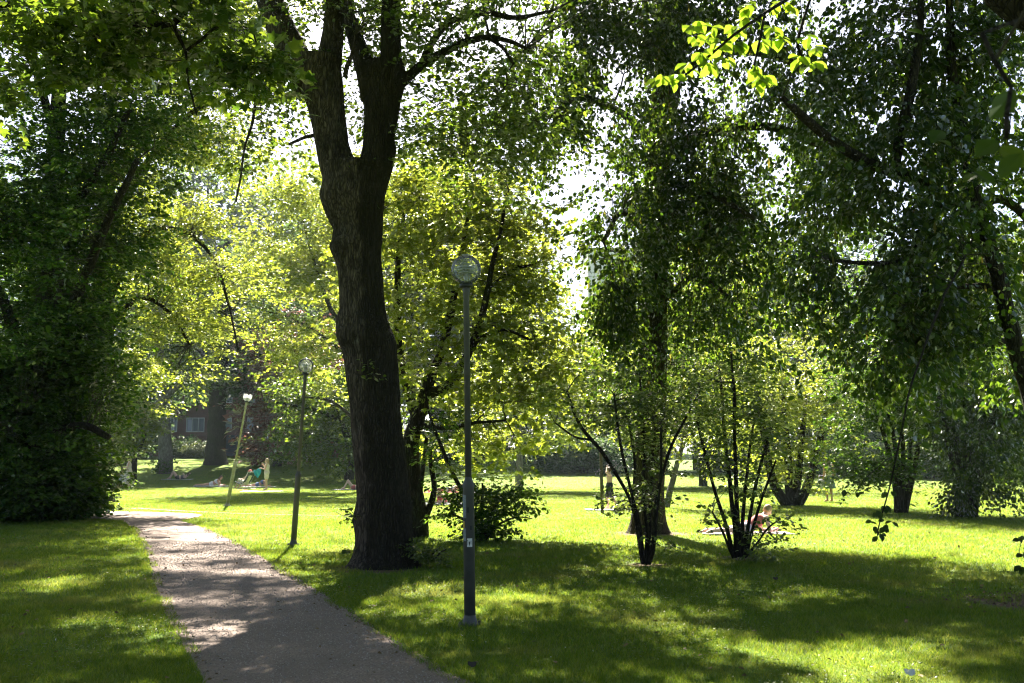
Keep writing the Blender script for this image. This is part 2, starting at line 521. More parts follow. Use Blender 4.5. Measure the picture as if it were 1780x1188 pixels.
def resample(pts, rad, step):
    pts = np.asarray(pts, float); rad = np.asarray(rad, float)
    # Catmull-Rom through the points
    k = len(pts)
    ext = np.vstack([2 * pts[0] - pts[1], pts, 2 * pts[-1] - pts[-2]])
    op, orad = [], []
    for i in range(k - 1):
        p0, p1, p2, p3 = ext[i:i + 4]
        m = max(2, int(np.linalg.norm(p2 - p1) / step))
        for q in range(m):
            t = q / m
            op.append(.5 * (2 * p1 + (p2 - p0) * t + (2 * p0 - 5 * p1 + 4 * p2 - p3) * t * t + (3 * p1 - p0 - 3 * p2 + p3) * t ** 3))
            orad.append(rad[i] * (1 - t) + rad[i + 1] * t)
    op.append(pts[-1]); orad.append(rad[-1])
    return np.array(op), np.array(orad)


def barkify(v, c, amp, seed, fz=1.4, fa=9.0):
    """furrowed bark: pushes vertices along the radius"""
    d = v - c; r = np.linalg.norm(d, axis=-1, keepdims=True); u = d / np.maximum(r, 1e-6)
    q = np.concatenate([u * 26 * np.clip(r, .1, 1), v[..., 2:3] * 1.5], -1)
    q3 = np.stack([q[..., 0] + seed, q[..., 1], q[..., 3]], -1)
    n1 = 1 - np.abs(2 * fbm(q3 * 2.2, 2) - 1)
    n2 = fbm(np.stack([u[..., 0] * 1.6 + seed, u[..., 1] * 1.6, v[..., 2] * 1.1], -1), 2) - .5
    return v + u * (amp * (n1[..., None] - .6) + amp * 3.0 * n2[..., None])


def limb(mb, pts, rad, n=10, step=.12, amp=.006, wob=.02):
    p, r = resample(pts, rad, step)
    k = len(p)
    off = (np.stack([vnoise(np.stack([np.arange(k) * step * 1.7 + 31 * q + pts[0][0] * 7, np.full(k, q * 9.1), np.full(k, pts[0][2])], 1)) for q in range(3)], 1) - .5)
    env = np.minimum(1, np.arange(k) / 4)[:, None]
    p = p + off * wob * 2 * env * (1 + 3 * r[:, None])
    i0 = mb.n
    mb.tube(p, r, n)
    v = mb.v[-1].reshape(k, n, 3)
    mb.v[-1] = barkify(v, p[:, None, :], amp, pts[0][0] * 3.1).reshape(-1, 3)
    return p, r


DENS = 2.0


Y3 = 21.2


def blob_pts(b):
    """b = (px, py, depth, rx px, ry px, depth radius m, count)"""
    px, py, Y, rx, ry, rd, n = b
    n = int(n * (1.25 if Y == Y3 else 1.5 if abs(Y - 19) < 4.5 else DENS))
    c = P(px, py, Y); s = S(Y)
    u = np.clip(R.normal(0, .50, (n, 3)), -1.35, 1.35)
    return c + u * np.array([rx / s, rd, ry / s])


def wblob_pts(b):
    c, rr, n = b
    n = int(n * 1.5)
    u = np.clip(R.normal(0, .50, (n, 3)), -1.35, 1.35)
    return np.array(c) + u * np.array(rr)


SUN_V = np.array([math.sin(math.radians(-5)) * math.cos(math.radians(46)), math.cos(math.radians(-5)) * math.cos(math.radians(46)), math.sin(math.radians(46))])
SUN_GAPS = [(P(1230, 90, 5.0), .75), (P(1330, 70, 5.05), .75), (P(1405, 90, 5.2), .5), (P(440, 120, 9.2), .55), (P(1160, 135, 4.9), .5)]     # where the sun gets through the canopy onto a spray


def thin(t, f, seed, q, zf=1.35):
    """leave gaps between the clumps of a crown"""
    if len(t) == 0: return t
    for c, r_ in SUN_GAPS:
        v = t - c; k = v @ SUN_V; dist = np.linalg.norm(v - k[:, None] * SUN_V, axis=1)
        t = t[~((dist < r_) & (k > .5))]
    if not f or len(t) < 20: return t
    if f < 0:      # openings that line up through the layers of the high canopy
        g_ = t - SUN_V * (t[:, 2:3] / SUN_V[2])
        nz = fbm(np.stack([g_[:, 0] * 1.15, g_[:, 1] * 1.0, g_[:, 0] * 0], 1) + 4.2, 2)
        return t[nz > .52]
    nz = fbm(t * np.array([1, 1, zf]) * f + seed, 2)
    return t[nz > np.quantile(nz, q)]


def tree(name, label, cat, base, limbs, blobs=(), wblobs=(), leaf='leaf_lime', kind='simple', size=.09, m=24, L=.55, style='layer',
         bark='bark_dark', group=None, twigs=True, jit=.5, amp=.006, nseg=10, clump=.0, extra=None, zmin=.05, trunk_mesh=None, step=.14, twig_r=.006, big_top=True):
    base = np.array(base, float)
    root = empty(name, base, label, cat, group)
    mb = MB(); nodes, nrad = [], []
    for pts, rad in limbs:
        p, r = limb(mb, pts, rad, nseg, step, amp)
        nodes.append(p); nrad.append(r)
    if trunk_mesh is not None:
        tv, tf, tc = trunk_mesh
        mb.add(tv, tf)
    nodes = np.concatenate(nodes); nrad = np.concatenate(nrad)
    mb.v = [q - base for q in mb.v]
    mb.build('trunk', M[bark], root)
    tg = [thin(blob_pts(b), clump, base[0], .42 if style == 'droop' else .38, .5 if style == 'droop' else 1.35) for b in blobs] + [thin(wblob_pts(b), -1 if clump else 0, base[0], .5) for b in wblobs]
    t = np.concatenate(tg)
    t = t[t[:, 2] > hz(t[:, 0], t[:, 1]) + zmin]
    # boughs first, then the twigs that hang on them
    nl = len(t); n1 = max(4, int(nl ** .5 * 1.6))
    idx = R.permutation(nl); A, B = t[idx[:n1]], t[idx[n1:]]
    tb = MB(); dirs = np.zeros((nl, 3))
    low = nodes[:, 2] > base[2] + .3
    if low.any(): nodes, nrad = nodes[low], nrad[low]

    def grow(tt, r_start, sag, sides, keep, q):
        nonlocal nodes, nrad
        dd = np.zeros_like(tt); newp, newr = [], []
        order = np.argsort([np.min(np.sum((nodes - x) ** 2, 1)) for x in tt])
        for o in order:
            x = tt[o]
            dv = x - nodes; d2 = np.sum(dv ** 2, 1) + np.maximum(0, -dv[:, 2]) * .6
            j = int(np.argmin(d2)); p0 = nodes[j]; ln = np.linalg.norm(x - p0)
            if ln < .05: dd[o] = norm(x - base); continue
            ts = np.linspace(0, 1, q)[:, None]
            pa = p0 + (x - p0) * ts
            bow = np.sin(ts[:, 0] * math.pi)
            pa[:, 2] += bow * ln * sag
            pa[1:-1] += R.normal(0, .05 * ln, (q - 2, 3))
            r0 = min(nrad[j] * .75, r_start * (.35 + .22 * ln)); ra = r0 + (twig_r * .6 - r0) * ts[:, 0]
            ra = np.maximum(ra, twig_r * .6)
            tb.tube(pa, ra, sides, cap=False)
            if keep:
                nodes = np.concatenate([nodes, pa[1:]]); nrad = np.concatenate([nrad, ra[1:]])
            dd[o] = norm(pa[-1] - pa[-2])
        return dd
    dA = grow(A, .045 if twigs else .09, .12, 6, True, 7)
    if twigs:
        dB = grow(B, .016, .06, 4, False, 4)
    else:
        dB = norm(B - np.mean(t, 0) + R.normal(0, .5, B.shape))
    tt = np.concatenate([A, B]); dd = np.concatenate([dA, dB])
    tb.v = [q - base for q in tb.v]
    tag(tb.build('branches', M[bark] if not twigs else M['twig'], root), kind='stuff')
    hi = tt[:, 2] > CAM_H + .50 * np.maximum(tt[:, 1], 1) + .6 if big_top else np.zeros(nl, bool)
    parts_ = [sprays(tt[~hi] - base, dd[~hi], m, L, size, kind, style, jit)] if (~hi).any() else []
    if hi.any(): parts_.append(sprays(tt[hi] - base, dd[hi], max(10, m // 2), L * 1.25, size * 1.75, 'oval' if kind == 'simple' else kind, 'layer', jit))
    V, LO, ST, nv_, nl_ = [], [], [], 0, 0
    for v, lo, st in parts_:
        V.append(v); LO.append(lo + nv_); ST.append(st + nl_); nv_ += len(v); nl_ += len(lo)
    link('crown', mesh_np('crown', np.concatenate(V), np.concatenate(LO), np.concatenate(ST)), M[leaf], root)
    if extra: extra(root, tt - base)
    return root


def pxl(pts, Y):
    """polyline given as (px, py, radius px[, depth offset])"""
    s = S(Y)
    return [P(q[0], q[1], Y + (q[3] if len(q) > 3 else 0)) for q in pts], [q[2] / s for q in pts]

# ------------------------------------------------------------------ camera, sun, sky
SUN_EL, SUN_AZ = math.radians(46), math.radians(-5)      # azimuth from +Y towards +X
cd = bpy.data.cameras.new('camera'); cam = bpy.data.objects.new('camera', cd); COL.objects.link(cam)
cd.lens = 35; cd.sensor_width = 36; cd.clip_start = .05; cd.clip_end = 2000
cam.location = (0, 0, CAM_H); cam.rotation_euler = (math.pi / 2 + PITCH, 0, 0)
cd.dof.use_dof = True; cd.dof.focus_distance = 17; cd.dof.aperture_fstop = 6.3
scene.camera = cam
sd = bpy.data.lights.new('sun', 'SUN'); sun = bpy.data.objects.new('sun', sd); COL.objects.link(sun)
sd.energy = 5.0; sd.angle = math.radians(.53); sd.color = (1, .93, .80)
sdir = Vector((math.sin(SUN_AZ) * math.cos(SUN_EL), math.cos(SUN_AZ) * math.cos(SUN_EL), math.sin(SUN_EL)))
sun.rotation_euler = sdir.to_track_quat('Z', 'Y').to_euler(); sun.location = (0, 0, 60)
w = bpy.data.worlds.new('World'); scene.world = w; w.use_nodes = True
nt = w.node_tree; nt.nodes.clear()
sky = nt.nodes.new('ShaderNodeTexSky'); sky.sky_type = 'NISHITA'; sky.sun_disc = False
sky.sun_elevation = SUN_EL; sky.sun_rotation = SUN_AZ; sky.air_density = .35; sky.dust_density = 1.4; sky.ozone_density = 1.0
bg = nt.nodes.new('ShaderNodeBackground'); bg.inputs[1].default_value = .05
wo = nt.nodes.new('ShaderNodeOutputWorld')
nt.links.new(sky.outputs[0], bg.inputs[0]); nt.links.new(bg.outputs[0], wo.inputs[0])
vs = scene.view_settings
vs.view_transform = 'Standard'; vs.look = 'None'; vs.exposure = 2.9; vs.gamma = 1; vs.use_curve_mapping = False
cy = scene.cycles
cy.max_bounces = 8; cy.diffuse_bounces = 1; cy.glossy_bounces = 2; cy.transmission_bounces = 5; cy.transparent_max_bounces = 10; cy.volume_bounces = 1
cy.use_denoising = True; cy.filter_width = 1.15; cy.caustics_reflective = False; cy.caustics_refractive = False; cy.sample_clamp_indirect = 6

# ------------------------------------------------------------------ ground, path
def make_lawn():
    xs = np.unique(np.concatenate([np.linspace(-45, 45, 91), np.linspace(-400, -45, 20), np.linspace(45, 400, 20)]))
    ys = np.unique(np.concatenate([np.linspace(-15, 130, 146), np.linspace(-200, -15, 10), np.linspace(130, 600, 25)]))
    X, Y = np.meshgrid(xs, ys); Z = hz(X, Y)
    for (cx, cy_, r, h) in [(-1.97, 15.5, 1.3, .10), (3.05, 22.5, 1.9, .14)]:      # the earth heaves a little round old trunks
        pass
    v = np.stack([X, Y, Z], -1).reshape(-1, 3); nx = len(xs); ny = len(ys)
    i = np.arange((ny - 1) * nx).reshape(ny - 1, nx)[:, :-1].reshape(-1)
    lo = np.stack([i, i + 1, i + nx + 1, i + nx], 1)
    return mesh_np('lawn', v, lo, np.arange(len(i)) * 4, True)


lawn = link('lawn', make_lawn(), lawn_material()); tag(lawn, kind='structure')

LEFT = [(357, 1188), (335, 1150), (315, 1120), (300, 1090), (284, 1060), (275, 1030), (266, 1010), (262, 985), (255, 960), (245, 940), (235, 922), (214, 906)]
RIGHT = [(812, 1188), (775, 1170), (732, 1140), (678, 1110), (630, 1080), (585, 1050), (540, 1020), (505, 1000), (478, 985), (440, 960), (402, 940), (372, 925), (345, 914), (305, 904)]
lw = np.array([G(*q)[:2] for q in LEFT]); rw = np.array([G(*q)[:2] for q in RIGHT])
lw = np.vstack([[lw[0] + (lw[0] - lw[1]) / (lw[0] - lw[1])[1] * -(lw[0][1] + 6)], lw]); rw = np.vstack([[rw[0] + (rw[0] - rw[2]) / (rw[0] - rw[2])[1] * -(rw[0][1] + 6)], rw])


def path_lr(y):
    return np.interp(y, lw[:, 1], lw[:, 0]), np.interp(y, rw[:, 1], rw[:, 0])


PATH_END = float(min(lw[-1, 1], rw[-1, 1]))


def ragged(n, seed, amp, f=3.0):
    t = np.arange(n)
    return (fbm(np.stack([t * f * .1 + seed, np.full(n, seed * 1.7), np.zeros(n)], 1), 4) - .5) * 2 * amp


def strip(L_, R_, z, nx, name, mat):
    n = len(L_); f = np.linspace(0, 1, nx)
    P2 = L_[:, None, :] * (1 - f)[None, :, None] + R_[:, None, :] * f[None, :, None]
    Z = hz(P2[..., 0], P2[..., 1]) + z
    # shallow camber, worn lower at the rims
    v = np.concatenate([P2, Z[..., None]], -1).reshape(-1, 3)
    i = (np.arange(n - 1)[:, None] * nx + np.arange(nx - 1)[None, :]).reshape(-1)
    lo = np.stack([i, i + 1, i + nx + 1, i + nx], 1)
    me = mesh_np(name, v, lo, np.arange(len(i)) * 4, True)
    at = me.attributes.new('edge', 'FLOAT', 'POINT')
    wdt = np.linalg.norm(R_ - L_, axis=1)[:, None]
    e = np.minimum(f, 1 - f)[None, :] * wdt
    at.data.foreach_set('value', np.ascontiguousarray(np.clip(1 - e / .22, 0, 1).reshape(-1), dtype=np.float32))
    return tag(link(name, me, mat), kind='structure')


PMAT = path_material()
yy = np.arange(-6, PATH_END, .06); l_, r_ = path_lr(yy)
k5 = np.ones(9) / 9
sm = lambda q: np.convolve(np.pad(q, 4, mode='edge'), k5, 'valid')
l_, r_ = sm(l_), sm(r_)
l_ = l_ + ragged(len(yy), 3.1, .07, 2.2); r_ = r_ + ragged(len(yy), 8.3, .09, 2.2)
strip(np.stack([l_, yy], 1), np.stack([r_, yy], 1), .004, 15, 'path', PMAT)
# where it swings left behind the dark tree, and the faint trodden trail to the right
near0, near1 = np.array([l_[-1], yy[-1]]), np.array([r_[-1], yy[-1]])
bend_n = np.array([near0, near0 + [-1.6, 1.2], near0 + [-4.5, 2.0], near0 + [-12, 2.6]])
bend_f = np.array([near1, near1 + [-.5, 3.2], near1 + [-3.6, 4.9], near1 + [-12.5, 5.8]])
bn, _ = resample(np.c_[bend_n, np.zeros(4)], np.zeros(4), .1); bf, _ = resample(np.c_[bend_f, np.zeros(4)], np.zeros(4), .1)
q = np.linspace(0, 1, 90)
rs = lambda a: np.stack([np.interp(q, np.linspace(0, 1, len(a)), a[:, k]) for k in (0, 1)], 1)
strip(rs(bn), rs(bf) + np.stack([np.zeros(90), ragged(90, 5.5, .1)], 1), .008, 15, 'path', PMAT)
tr_c = np.array([G(*p_)[:2] for p_ in [(232, 884), (300, 888), (380, 892), (470, 895), (560, 897), (640, 899)]])
tc_, _ = resample(np.c_[tr_c, np.zeros(len(tr_c))], np.zeros(len(tr_c)), .1)
tc_ = tc_[:, :2]; tw = np.linspace(.30, .05, len(tc_)) * (1 + ragged(len(tc_), 2.2, .5))
strip(tc_ - np.stack([tw * 0, tw], 1), tc_ + np.stack([tw * 0, tw], 1), .012, 7, 'trail', PMAT)


def on_path(x, y, pad=0.0):
    a, b = path_lr(y)
    on = (y < PATH_END) & (x > a - pad) & (x < b + pad)
    a2 = np.interp(x, bn[::-1, 0], bn[::-1, 1]); b2 = np.interp(x, bf[::-1, 0], bf[::-1, 1])
    return on | ((x < near1[0]) & (y > a2 - pad) & (y < b2 + pad) & (y > PATH_END - .5) & (x > -60))


# ------------------------------------------------------------------ grass
def bare(x, y):
    v = np.full(len(x), 9.0)
    for cx, cy_, rx, ry in BARE:
        v = np.minimum(v, np.hypot((x - cx) / rx, (y - cy_) / ry))
    return v


def make_grass():
    vs_, k = [], 0
    for (y0, y1, dens, hgt, wid) in [(5.6, 8.5, 7000, .045, .0045), (8.5, 12, 4200, .048, .006), (12, 18, 1900, .052, .009), (18, 27, 1000, .05, .012), (27, 40, 520, .042, .016), (40, 56, 260, .036, .022), (56, 80, 110, .034, .032)]:
        xm = y1 * .56 + 2.8
        n = int(dens * (y1 - y0) * 2 * xm)
        y = np.sqrt(R.uniform(y0 ** 2, y1 ** 2, n)); x = R.uniform(-1, 1, n) * (y * .56 + 2.7)
        keep = ~on_path(x, y, .0) | (~on_path(x, y, -.11) & (R.uniform(0, 1, n) < .45) & (fbm(np.stack([x * 2.3, y * 2.3, np.full(n, 6.)], 1), 2) > .5))
        near_edge = on_path(x, y, .10)
        patch = fbm(np.stack([x * 1.1, y * 1.1, np.zeros(n)], 1), 3)
        keep &= R.uniform(0, 1, n) < np.clip(.45 + 1.1 * (patch - .25), .15, 1)
        b = bare(x, y) + (fbm(np.stack([x * 3, y * 3, np.ones(n)], 1), 2) - .5) * 1.2
        keep &= R.uniform(0, 1, n) < np.clip((b - .5) / .6, .04, 1)
        x, y, patch, near_edge = x[keep], y[keep], patch[keep], near_edge[keep]; n = len(x)
        tuft = fbm(np.stack([x * 5, y * 5, np.full(n, 3.)], 1), 2)
        h = hgt * R.uniform(.45, 1.15, n) * (.45 + 1.15 * tuft) * np.where(near_edge, 1.15, 1)
        wd = wid * R.uniform(.7, 1.3, n)
        a = R.uniform(0, math.pi, n); lean = R.normal(0, .55, (n, 2)) * h[:, None]
        z = hz(x, y)
        c = np.stack([x, y, z], 1); s = np.stack([np.cos(a), np.sin(a), np.zeros(n)], 1) * wd[:, None] * .5
        tip = c + np.stack([lean[:, 0], lean[:, 1], h], 1)
        vs_.append(np.stack([c - s, c + s, tip], 1).reshape(-1, 3))
    v = np.concatenate(vs_)
    return mesh_np('grass', v, np.arange(len(v)), np.arange(0, len(v), 3))


M['grass'] = leaf_mat('grass blade', (.016, .082, .003), (.068, .150, .011), (.14, .27, .010), (.46, .47, .06), .5, .012, .6, patch=True)
tag(link('grass', make_grass(), M['grass']), kind='stuff')


def scatter_small():
    # daisies
    n = 2600
    y = np.sqrt(R.uniform(6.5 ** 2, 34 ** 2, n)); x = R.uniform(-1, 1, n) * y * .55
    cl = fbm(np.stack([x * .7, y * .7, np.full(n, 9.)], 1), 3); k = (cl > .52) & ~on_path(x, y, .05)
    x, y = x[k], y[k]; n = len(x)
    c = np.stack([x, y, hz(x, y) + R.uniform(.03, .055, n)], 1)
    v, lo, st = leaves(c, np.stack([np.cos(y * 91), np.sin(y * 91), np.zeros(n)], 1), np.array([0, -.35, 1.]) + R.normal(0, .3, (n, 3)), R.uniform(.007, .013, n), 'oval')
    tag(link('daisies', mesh_np('daisies', v, lo, st), plain('daisy petal', (.75, .74, .66), .7)), kind='stuff')
    # grit on the path
    n = 22000
    y = np.sqrt(R.uniform(6.3 ** 2, 20 ** 2, n)); a, b = path_lr(y); x = a + (b - a) * R.uniform(-.03, 1.03, n)
    mb_v = []; r = R.uniform(.004, .011, n) * np.where(R.uniform(0, 1, n) > .97, 1.8, 1)
    tet = np.array([[1, 0, -.3], [-.5, .85, -.3], [-.5, -.85, -.3], [0.1, 0, .75]])
    an = R.uniform(0, 6.28, n); ca, sa = np.cos(an), np.sin(an)
    T = np.stack([tet[None, :, 0] * ca[:, None] - tet[None, :, 1] * sa[:, None], tet[None, :, 0] * sa[:, None] + tet[None, :, 1] * ca[:, None], np.broadcast_to(tet[None, :, 2], (n, 4))], -1)
    v = np.stack([x, y, np.full(n, .006)], 1)[:, None, :] + T * r[:, None, None]
    f1 = np.array([0, 1, 3, 1, 2, 3, 2, 0, 3]); lo = (np.arange(n)[:, None] * 4 + f1).reshape(-1)
    tag(link('gravel', mesh_np('gravel', v.reshape(-1, 3), lo, np.arange(0, len(lo), 3)), plain('grit', (.42, .36, .32), .9, var=.6, scale=40)), kind='stuff')
    # fallen leaves and bud scales, thickest along the rims of the path
    n = 1500
    y = np.sqrt(R.uniform(6.3 ** 2, 24 ** 2, n)); a, b = path_lr(y)
    e = np.abs(R.normal(0, .16, n)); x = np.where(R.uniform(0, 1, n) < .3, a + e * .7, np.where(R.uniform(0, 1, n) < .65, b - e + .03, a + (b - a) * R.uniform(0, 1, n)))
    c = np.stack([x, y, np.full(n, .012)], 1)
    v, lo, st = leaves(c, R.normal(0, 1, (n, 3)) * [1, 1, .15], np.array([0, 0, 1.]) + R.normal(0, .35, (n, 3)), R.uniform(.015, .045, n), 'oval')
    tag(link('leaf_litter', mesh_np('leaf_litter', v, lo, st), plain('dry leaf', (.20, .13, .05), .8, var=.6, scale=5)), kind='stuff')
    n = 900
    c = np.stack([6.4 + R.normal(0, .8, n), 11.5 + R.normal(0, .55, n), np.full(n, .02)], 1)
    v, lo, st = leaves(c, R.normal(0, 1, (n, 3)) * [1, 1, .2], np.array([0, 0, 1.]) + R.normal(0, .5, (n, 3)), R.uniform(.02, .05, n), 'oval')
    tag(link('leaf_litter', mesh_np('leaf_litter', v, lo, st), plain('brown leaf', (.16, .095, .055), .8, var=.6, scale=5)), kind='stuff')


scatter_small()


def clover():
    n = 26000
    y = np.sqrt(R.uniform(6.3 ** 2, 17 ** 2, n)); x = R.uniform(-1, 1, n) * (y * .55 + .3)
    cl = fbm(np.stack([x * .8, y * .8, np.full(n, 21.)], 1), 3); k = (cl > .56) & ~on_path(x, y, .03)
    x, y = x[k], y[k]; n = len(x)
    c = np.stack([x, y, R.uniform(.02, .05, n)], 1)
    v, lo, st = leaves(c, R.normal(0, 1, (n, 3)) * [1, 1, .25], np.array([0, 0, 1.]) + R.normal(0, .4, (n, 3)), R.uniform(.012, .03, n), 'oval')
    tag(link('clover', mesh_np('clover', v, lo, st), M['leaf_weed']), kind='stuff')
    n = 420
    y = np.sqrt(R.uniform(6.3 ** 2, 22 ** 2, n)); x = R.uniform(-1, 1, n) * y * .54; k = ~on_path(x, y, 0)
    x, y = x[k], y[k]; n = len(x)
    v, lo, st = leaves(np.stack([x, y, np.full(n, .04)], 1), R.normal(0, 1, (n, 3)) * [1, 1, .3], np.array([0, 0, 1.]) + R.normal(0, .5, (n, 3)), R.uniform(.025, .06, n), 'oval')
    tag(link('fallen_leaves', mesh_np('fallen_leaves', v, lo, st), plain('withered leaf', (.24, .17, .06), .8, var=.7, scale=3)), kind='stuff')


clover()

# ------------------------------------------------------------------ the old forked tree
def outline(rows, Y, n=190, dz=.025, amp=.022, seed=0., yoff=None):
    rows = sorted(rows, key=lambda r: -r[0])
    py = np.array([r[0] for r in rows], float); xl = np.array([r[1] for r in rows], float); xr = np.array([r[2] for r in rows], float)
    yo = np.array([(r[3] if len(r) > 3 else 0) for r in rows], float)
    m = max(8, int((py[0] - py[-1]) / S(Y) / dz))
    q = np.linspace(py[0], py[-1], m)
    def ip(a):
        o = np.interp(-q, -py, a); kk = max(1, int(m / len(py) * .3)) | 1
        return np.convolve(np.pad(o, kk // 2, mode='edge'), np.ones(kk) / kk, 'valid')
    l, r, o = ip(xl), ip(xr), ip(yo)
    rings, cs = [], []
    a = np.linspace(0, 2 * math.pi, n, endpoint=False)
    for i in range(m):
        pl, pr = P(l[i], q[i], Y + o[i]), P(r[i], q[i], Y + o[i]); c = (pl + pr) / 2; rad = (pr[0] - pl[0]) / 2
        rings.append(c + np.stack([rad * np.cos(a), rad * np.sin(a) * .92, a * 0], 1)); cs.append(c)
    rings = np.array(rings); cs = np.array(cs)
    v = barkify(rings, cs[:, None, :], amp, seed)
    fs = []
    for k in range(m - 1):
        for i in range(n):
            j = (i + 1) % n
            fs.append((k * n + i, k * n + j, (k + 1) * n + j, (k + 1) * n + i))
    fs.append([(m - 1) * n + i for i in range(n)])
    return v.reshape(-1, 3), fs


def join(*ms):
    vs2, fs2, k = [], [], 0
    for v, f in ms:
        vs2.append(v); fs2 += [[i + k for i in q_] for q_ in f]; k += len(v)
    return np.concatenate(vs2), fs2, None


T1Y = 15.4
trunk_rows = [(996, 584, 752), (988, 596, 742), (979, 605, 732), (968, 612, 724), (955, 616, 720), (940, 619, 718), (920, 617, 716), (905, 613, 715), (890, 617, 714), (870, 621, 713), (850, 620, 712), (800, 617, 706), (750, 613, 699), (715, 610, 695), (690, 607, 695),
              (660, 602, 692), (630, 600, 690), (612, 597, 689), (600, 592, 690), (585, 587, 686), (572, 586, 680), (555, 586, 673), (538, 591, 669), (515, 591, 666), (480, 590, 664), (458, 585, 661), (442, 577, 660), (430, 573, 661), (418, 578, 663),
              (400, 581, 663), (375, 568, 664), (355, 560, 667), (340, 556, 668), (325, 560, 671), (308, 563, 675), (290, 562, 680)]
stem_l = [(345, 570, 625), (310, 562, 624), (280, 555, 616), (250, 549, 606), (220, 543, 602), (190, 536, 598), (160, 524, 596), (130, 512, 594), (105, 505, 592)]
stem_r = [(340, 606, 664), (305, 618, 675), (280, 624, 684), (262, 629, 690), (240, 631, 686), (210, 633, 690), (180, 633, 694), (150, 630, 703), (128, 628, 706), (112, 634, 702)]
tm = join(outline(trunk_rows, T1Y, seed=1.3), outline(stem_l, T1Y, n=130, seed=4.1), outline(stem_r, T1Y, n=130, seed=8.7))
limbs1 = [pxl([(535, 150, 26), (508, 90, 26), (485, 40, 26, .1), (466, -10, 24, .3), (440, -80, 21, .7), (395, -190, 15, 1.2), (350, -320, 9, 2)], T1Y),
          pxl([(570, 170, 28), (573, 110, 23), (578, 50, 19), (588, -20, 16, -.3), (600, -150, 12, -.8), (590, -330, 8, -1)], T1Y),
          pxl([(652, 170, 26), (630, 105, 17), (612, 50, 14, .4), (603, 0, 13, .7), (598, -120, 10, 1.2), (640, -300, 7, 2)], T1Y),
          pxl([(675, 170, 24), (678, 110, 20), (681, 50, 18), (682, -10, 17), (695, -130, 13, -.4), (720, -300, 8, -1)], T1Y),
          pxl([(690, 150, 12), (712, 132, 9), (740, 108, 8), (775, 90, 7, -.2), (810, 74, 6, -.4), (850, 66, 5, -.5), (885, 72, 4, -.6), (915, 85, 3, -.8)], T1Y),
          pxl([(735, 110, 7), (752, 75, 6.5, .2), (775, 45, 6.5, .3), (805, 29, 6, .4), (850, 25, 5.5, .5), (900, 32, 4.5, .6), (960, 20, 3, .8)], T1Y),
          pxl([(850, 66, 3.5, -.5), (875, 85, 3, -.6), (892, 112, 2.5, -.7)], T1Y),
          pxl([(556, 236, 4), (535, 238, 3, -.1), (502, 252, 2, -.2)], T1Y),
          pxl([(600, 135, 4, -.3), (604, 115, 4, -.4), (612, 95, 3, -.5), (618, 60, 2, -.6)], T1Y),
          pxl([(470, 20, 6, .3), (448, 40, 4, .2), (430, 90, 3, .1), (445, 150, 2.5, 0), (440, 210, 2.2, -.1), (425, 260, 2, -.1), (417, 310, 1.6, -.2), (412, 350, 1.0, -.2)], T1Y)]
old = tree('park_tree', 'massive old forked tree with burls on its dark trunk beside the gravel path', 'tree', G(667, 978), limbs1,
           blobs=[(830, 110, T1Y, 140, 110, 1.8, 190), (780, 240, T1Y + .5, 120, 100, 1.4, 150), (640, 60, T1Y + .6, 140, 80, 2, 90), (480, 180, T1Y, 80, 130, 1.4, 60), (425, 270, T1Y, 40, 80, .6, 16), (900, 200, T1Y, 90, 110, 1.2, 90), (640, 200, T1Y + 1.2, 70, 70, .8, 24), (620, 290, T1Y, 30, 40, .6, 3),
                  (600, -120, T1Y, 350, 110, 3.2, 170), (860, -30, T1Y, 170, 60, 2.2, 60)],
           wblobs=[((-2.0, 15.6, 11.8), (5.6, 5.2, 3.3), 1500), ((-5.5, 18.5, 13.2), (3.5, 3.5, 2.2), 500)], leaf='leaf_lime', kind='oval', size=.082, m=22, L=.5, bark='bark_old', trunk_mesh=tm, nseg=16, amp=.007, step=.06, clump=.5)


def sprig(root_obj, spots, leaf, size, n, L, name='sprig'):
    tb = MB(); t = np.array([s_[0] for s_ in spots]); d = norm(np.array([s_[1] for s_ in spots]))
    b = np.array(root_obj.location)
    for a, e in zip(t, d): tb.tube([a - b - e * .1, a - b + e * L * .5, a - b + e * L], [.006, .004, .002], 4)
    tag(tb.build('branches', M['twig'], root_obj), kind='stuff')
    v, lo, st = sprays(t - b, d, n, L, size, 'oval', 'layer')
    link(name, mesh_np(name, v, lo, st), M[leaf], root_obj)


sprig(old, [(P(612, 905, T1Y), (-.7, -.3, .4)), (P(616, 895, T1Y - .2), (-.6, -.2, .8)), (P(612, 958, T1Y - .2), (-.6, -.6, .3)), (P(650, 655, T1Y - .5), (.1, -1, .3)), (P(640, 640, T1Y - .5), (.1, -1, .3)),
            (P(672, 360, T1Y), (.7, -.2, .4)), (P(640, 90, T1Y - .4), (.0, -1, .2)), (P(690, 110, T1Y - .4), (.4, -1, .2)), (P(500, 95, T1Y - .5), (.2, -1, -.2))], 'leaf_lime', .07, 20, .28, 'sprays')

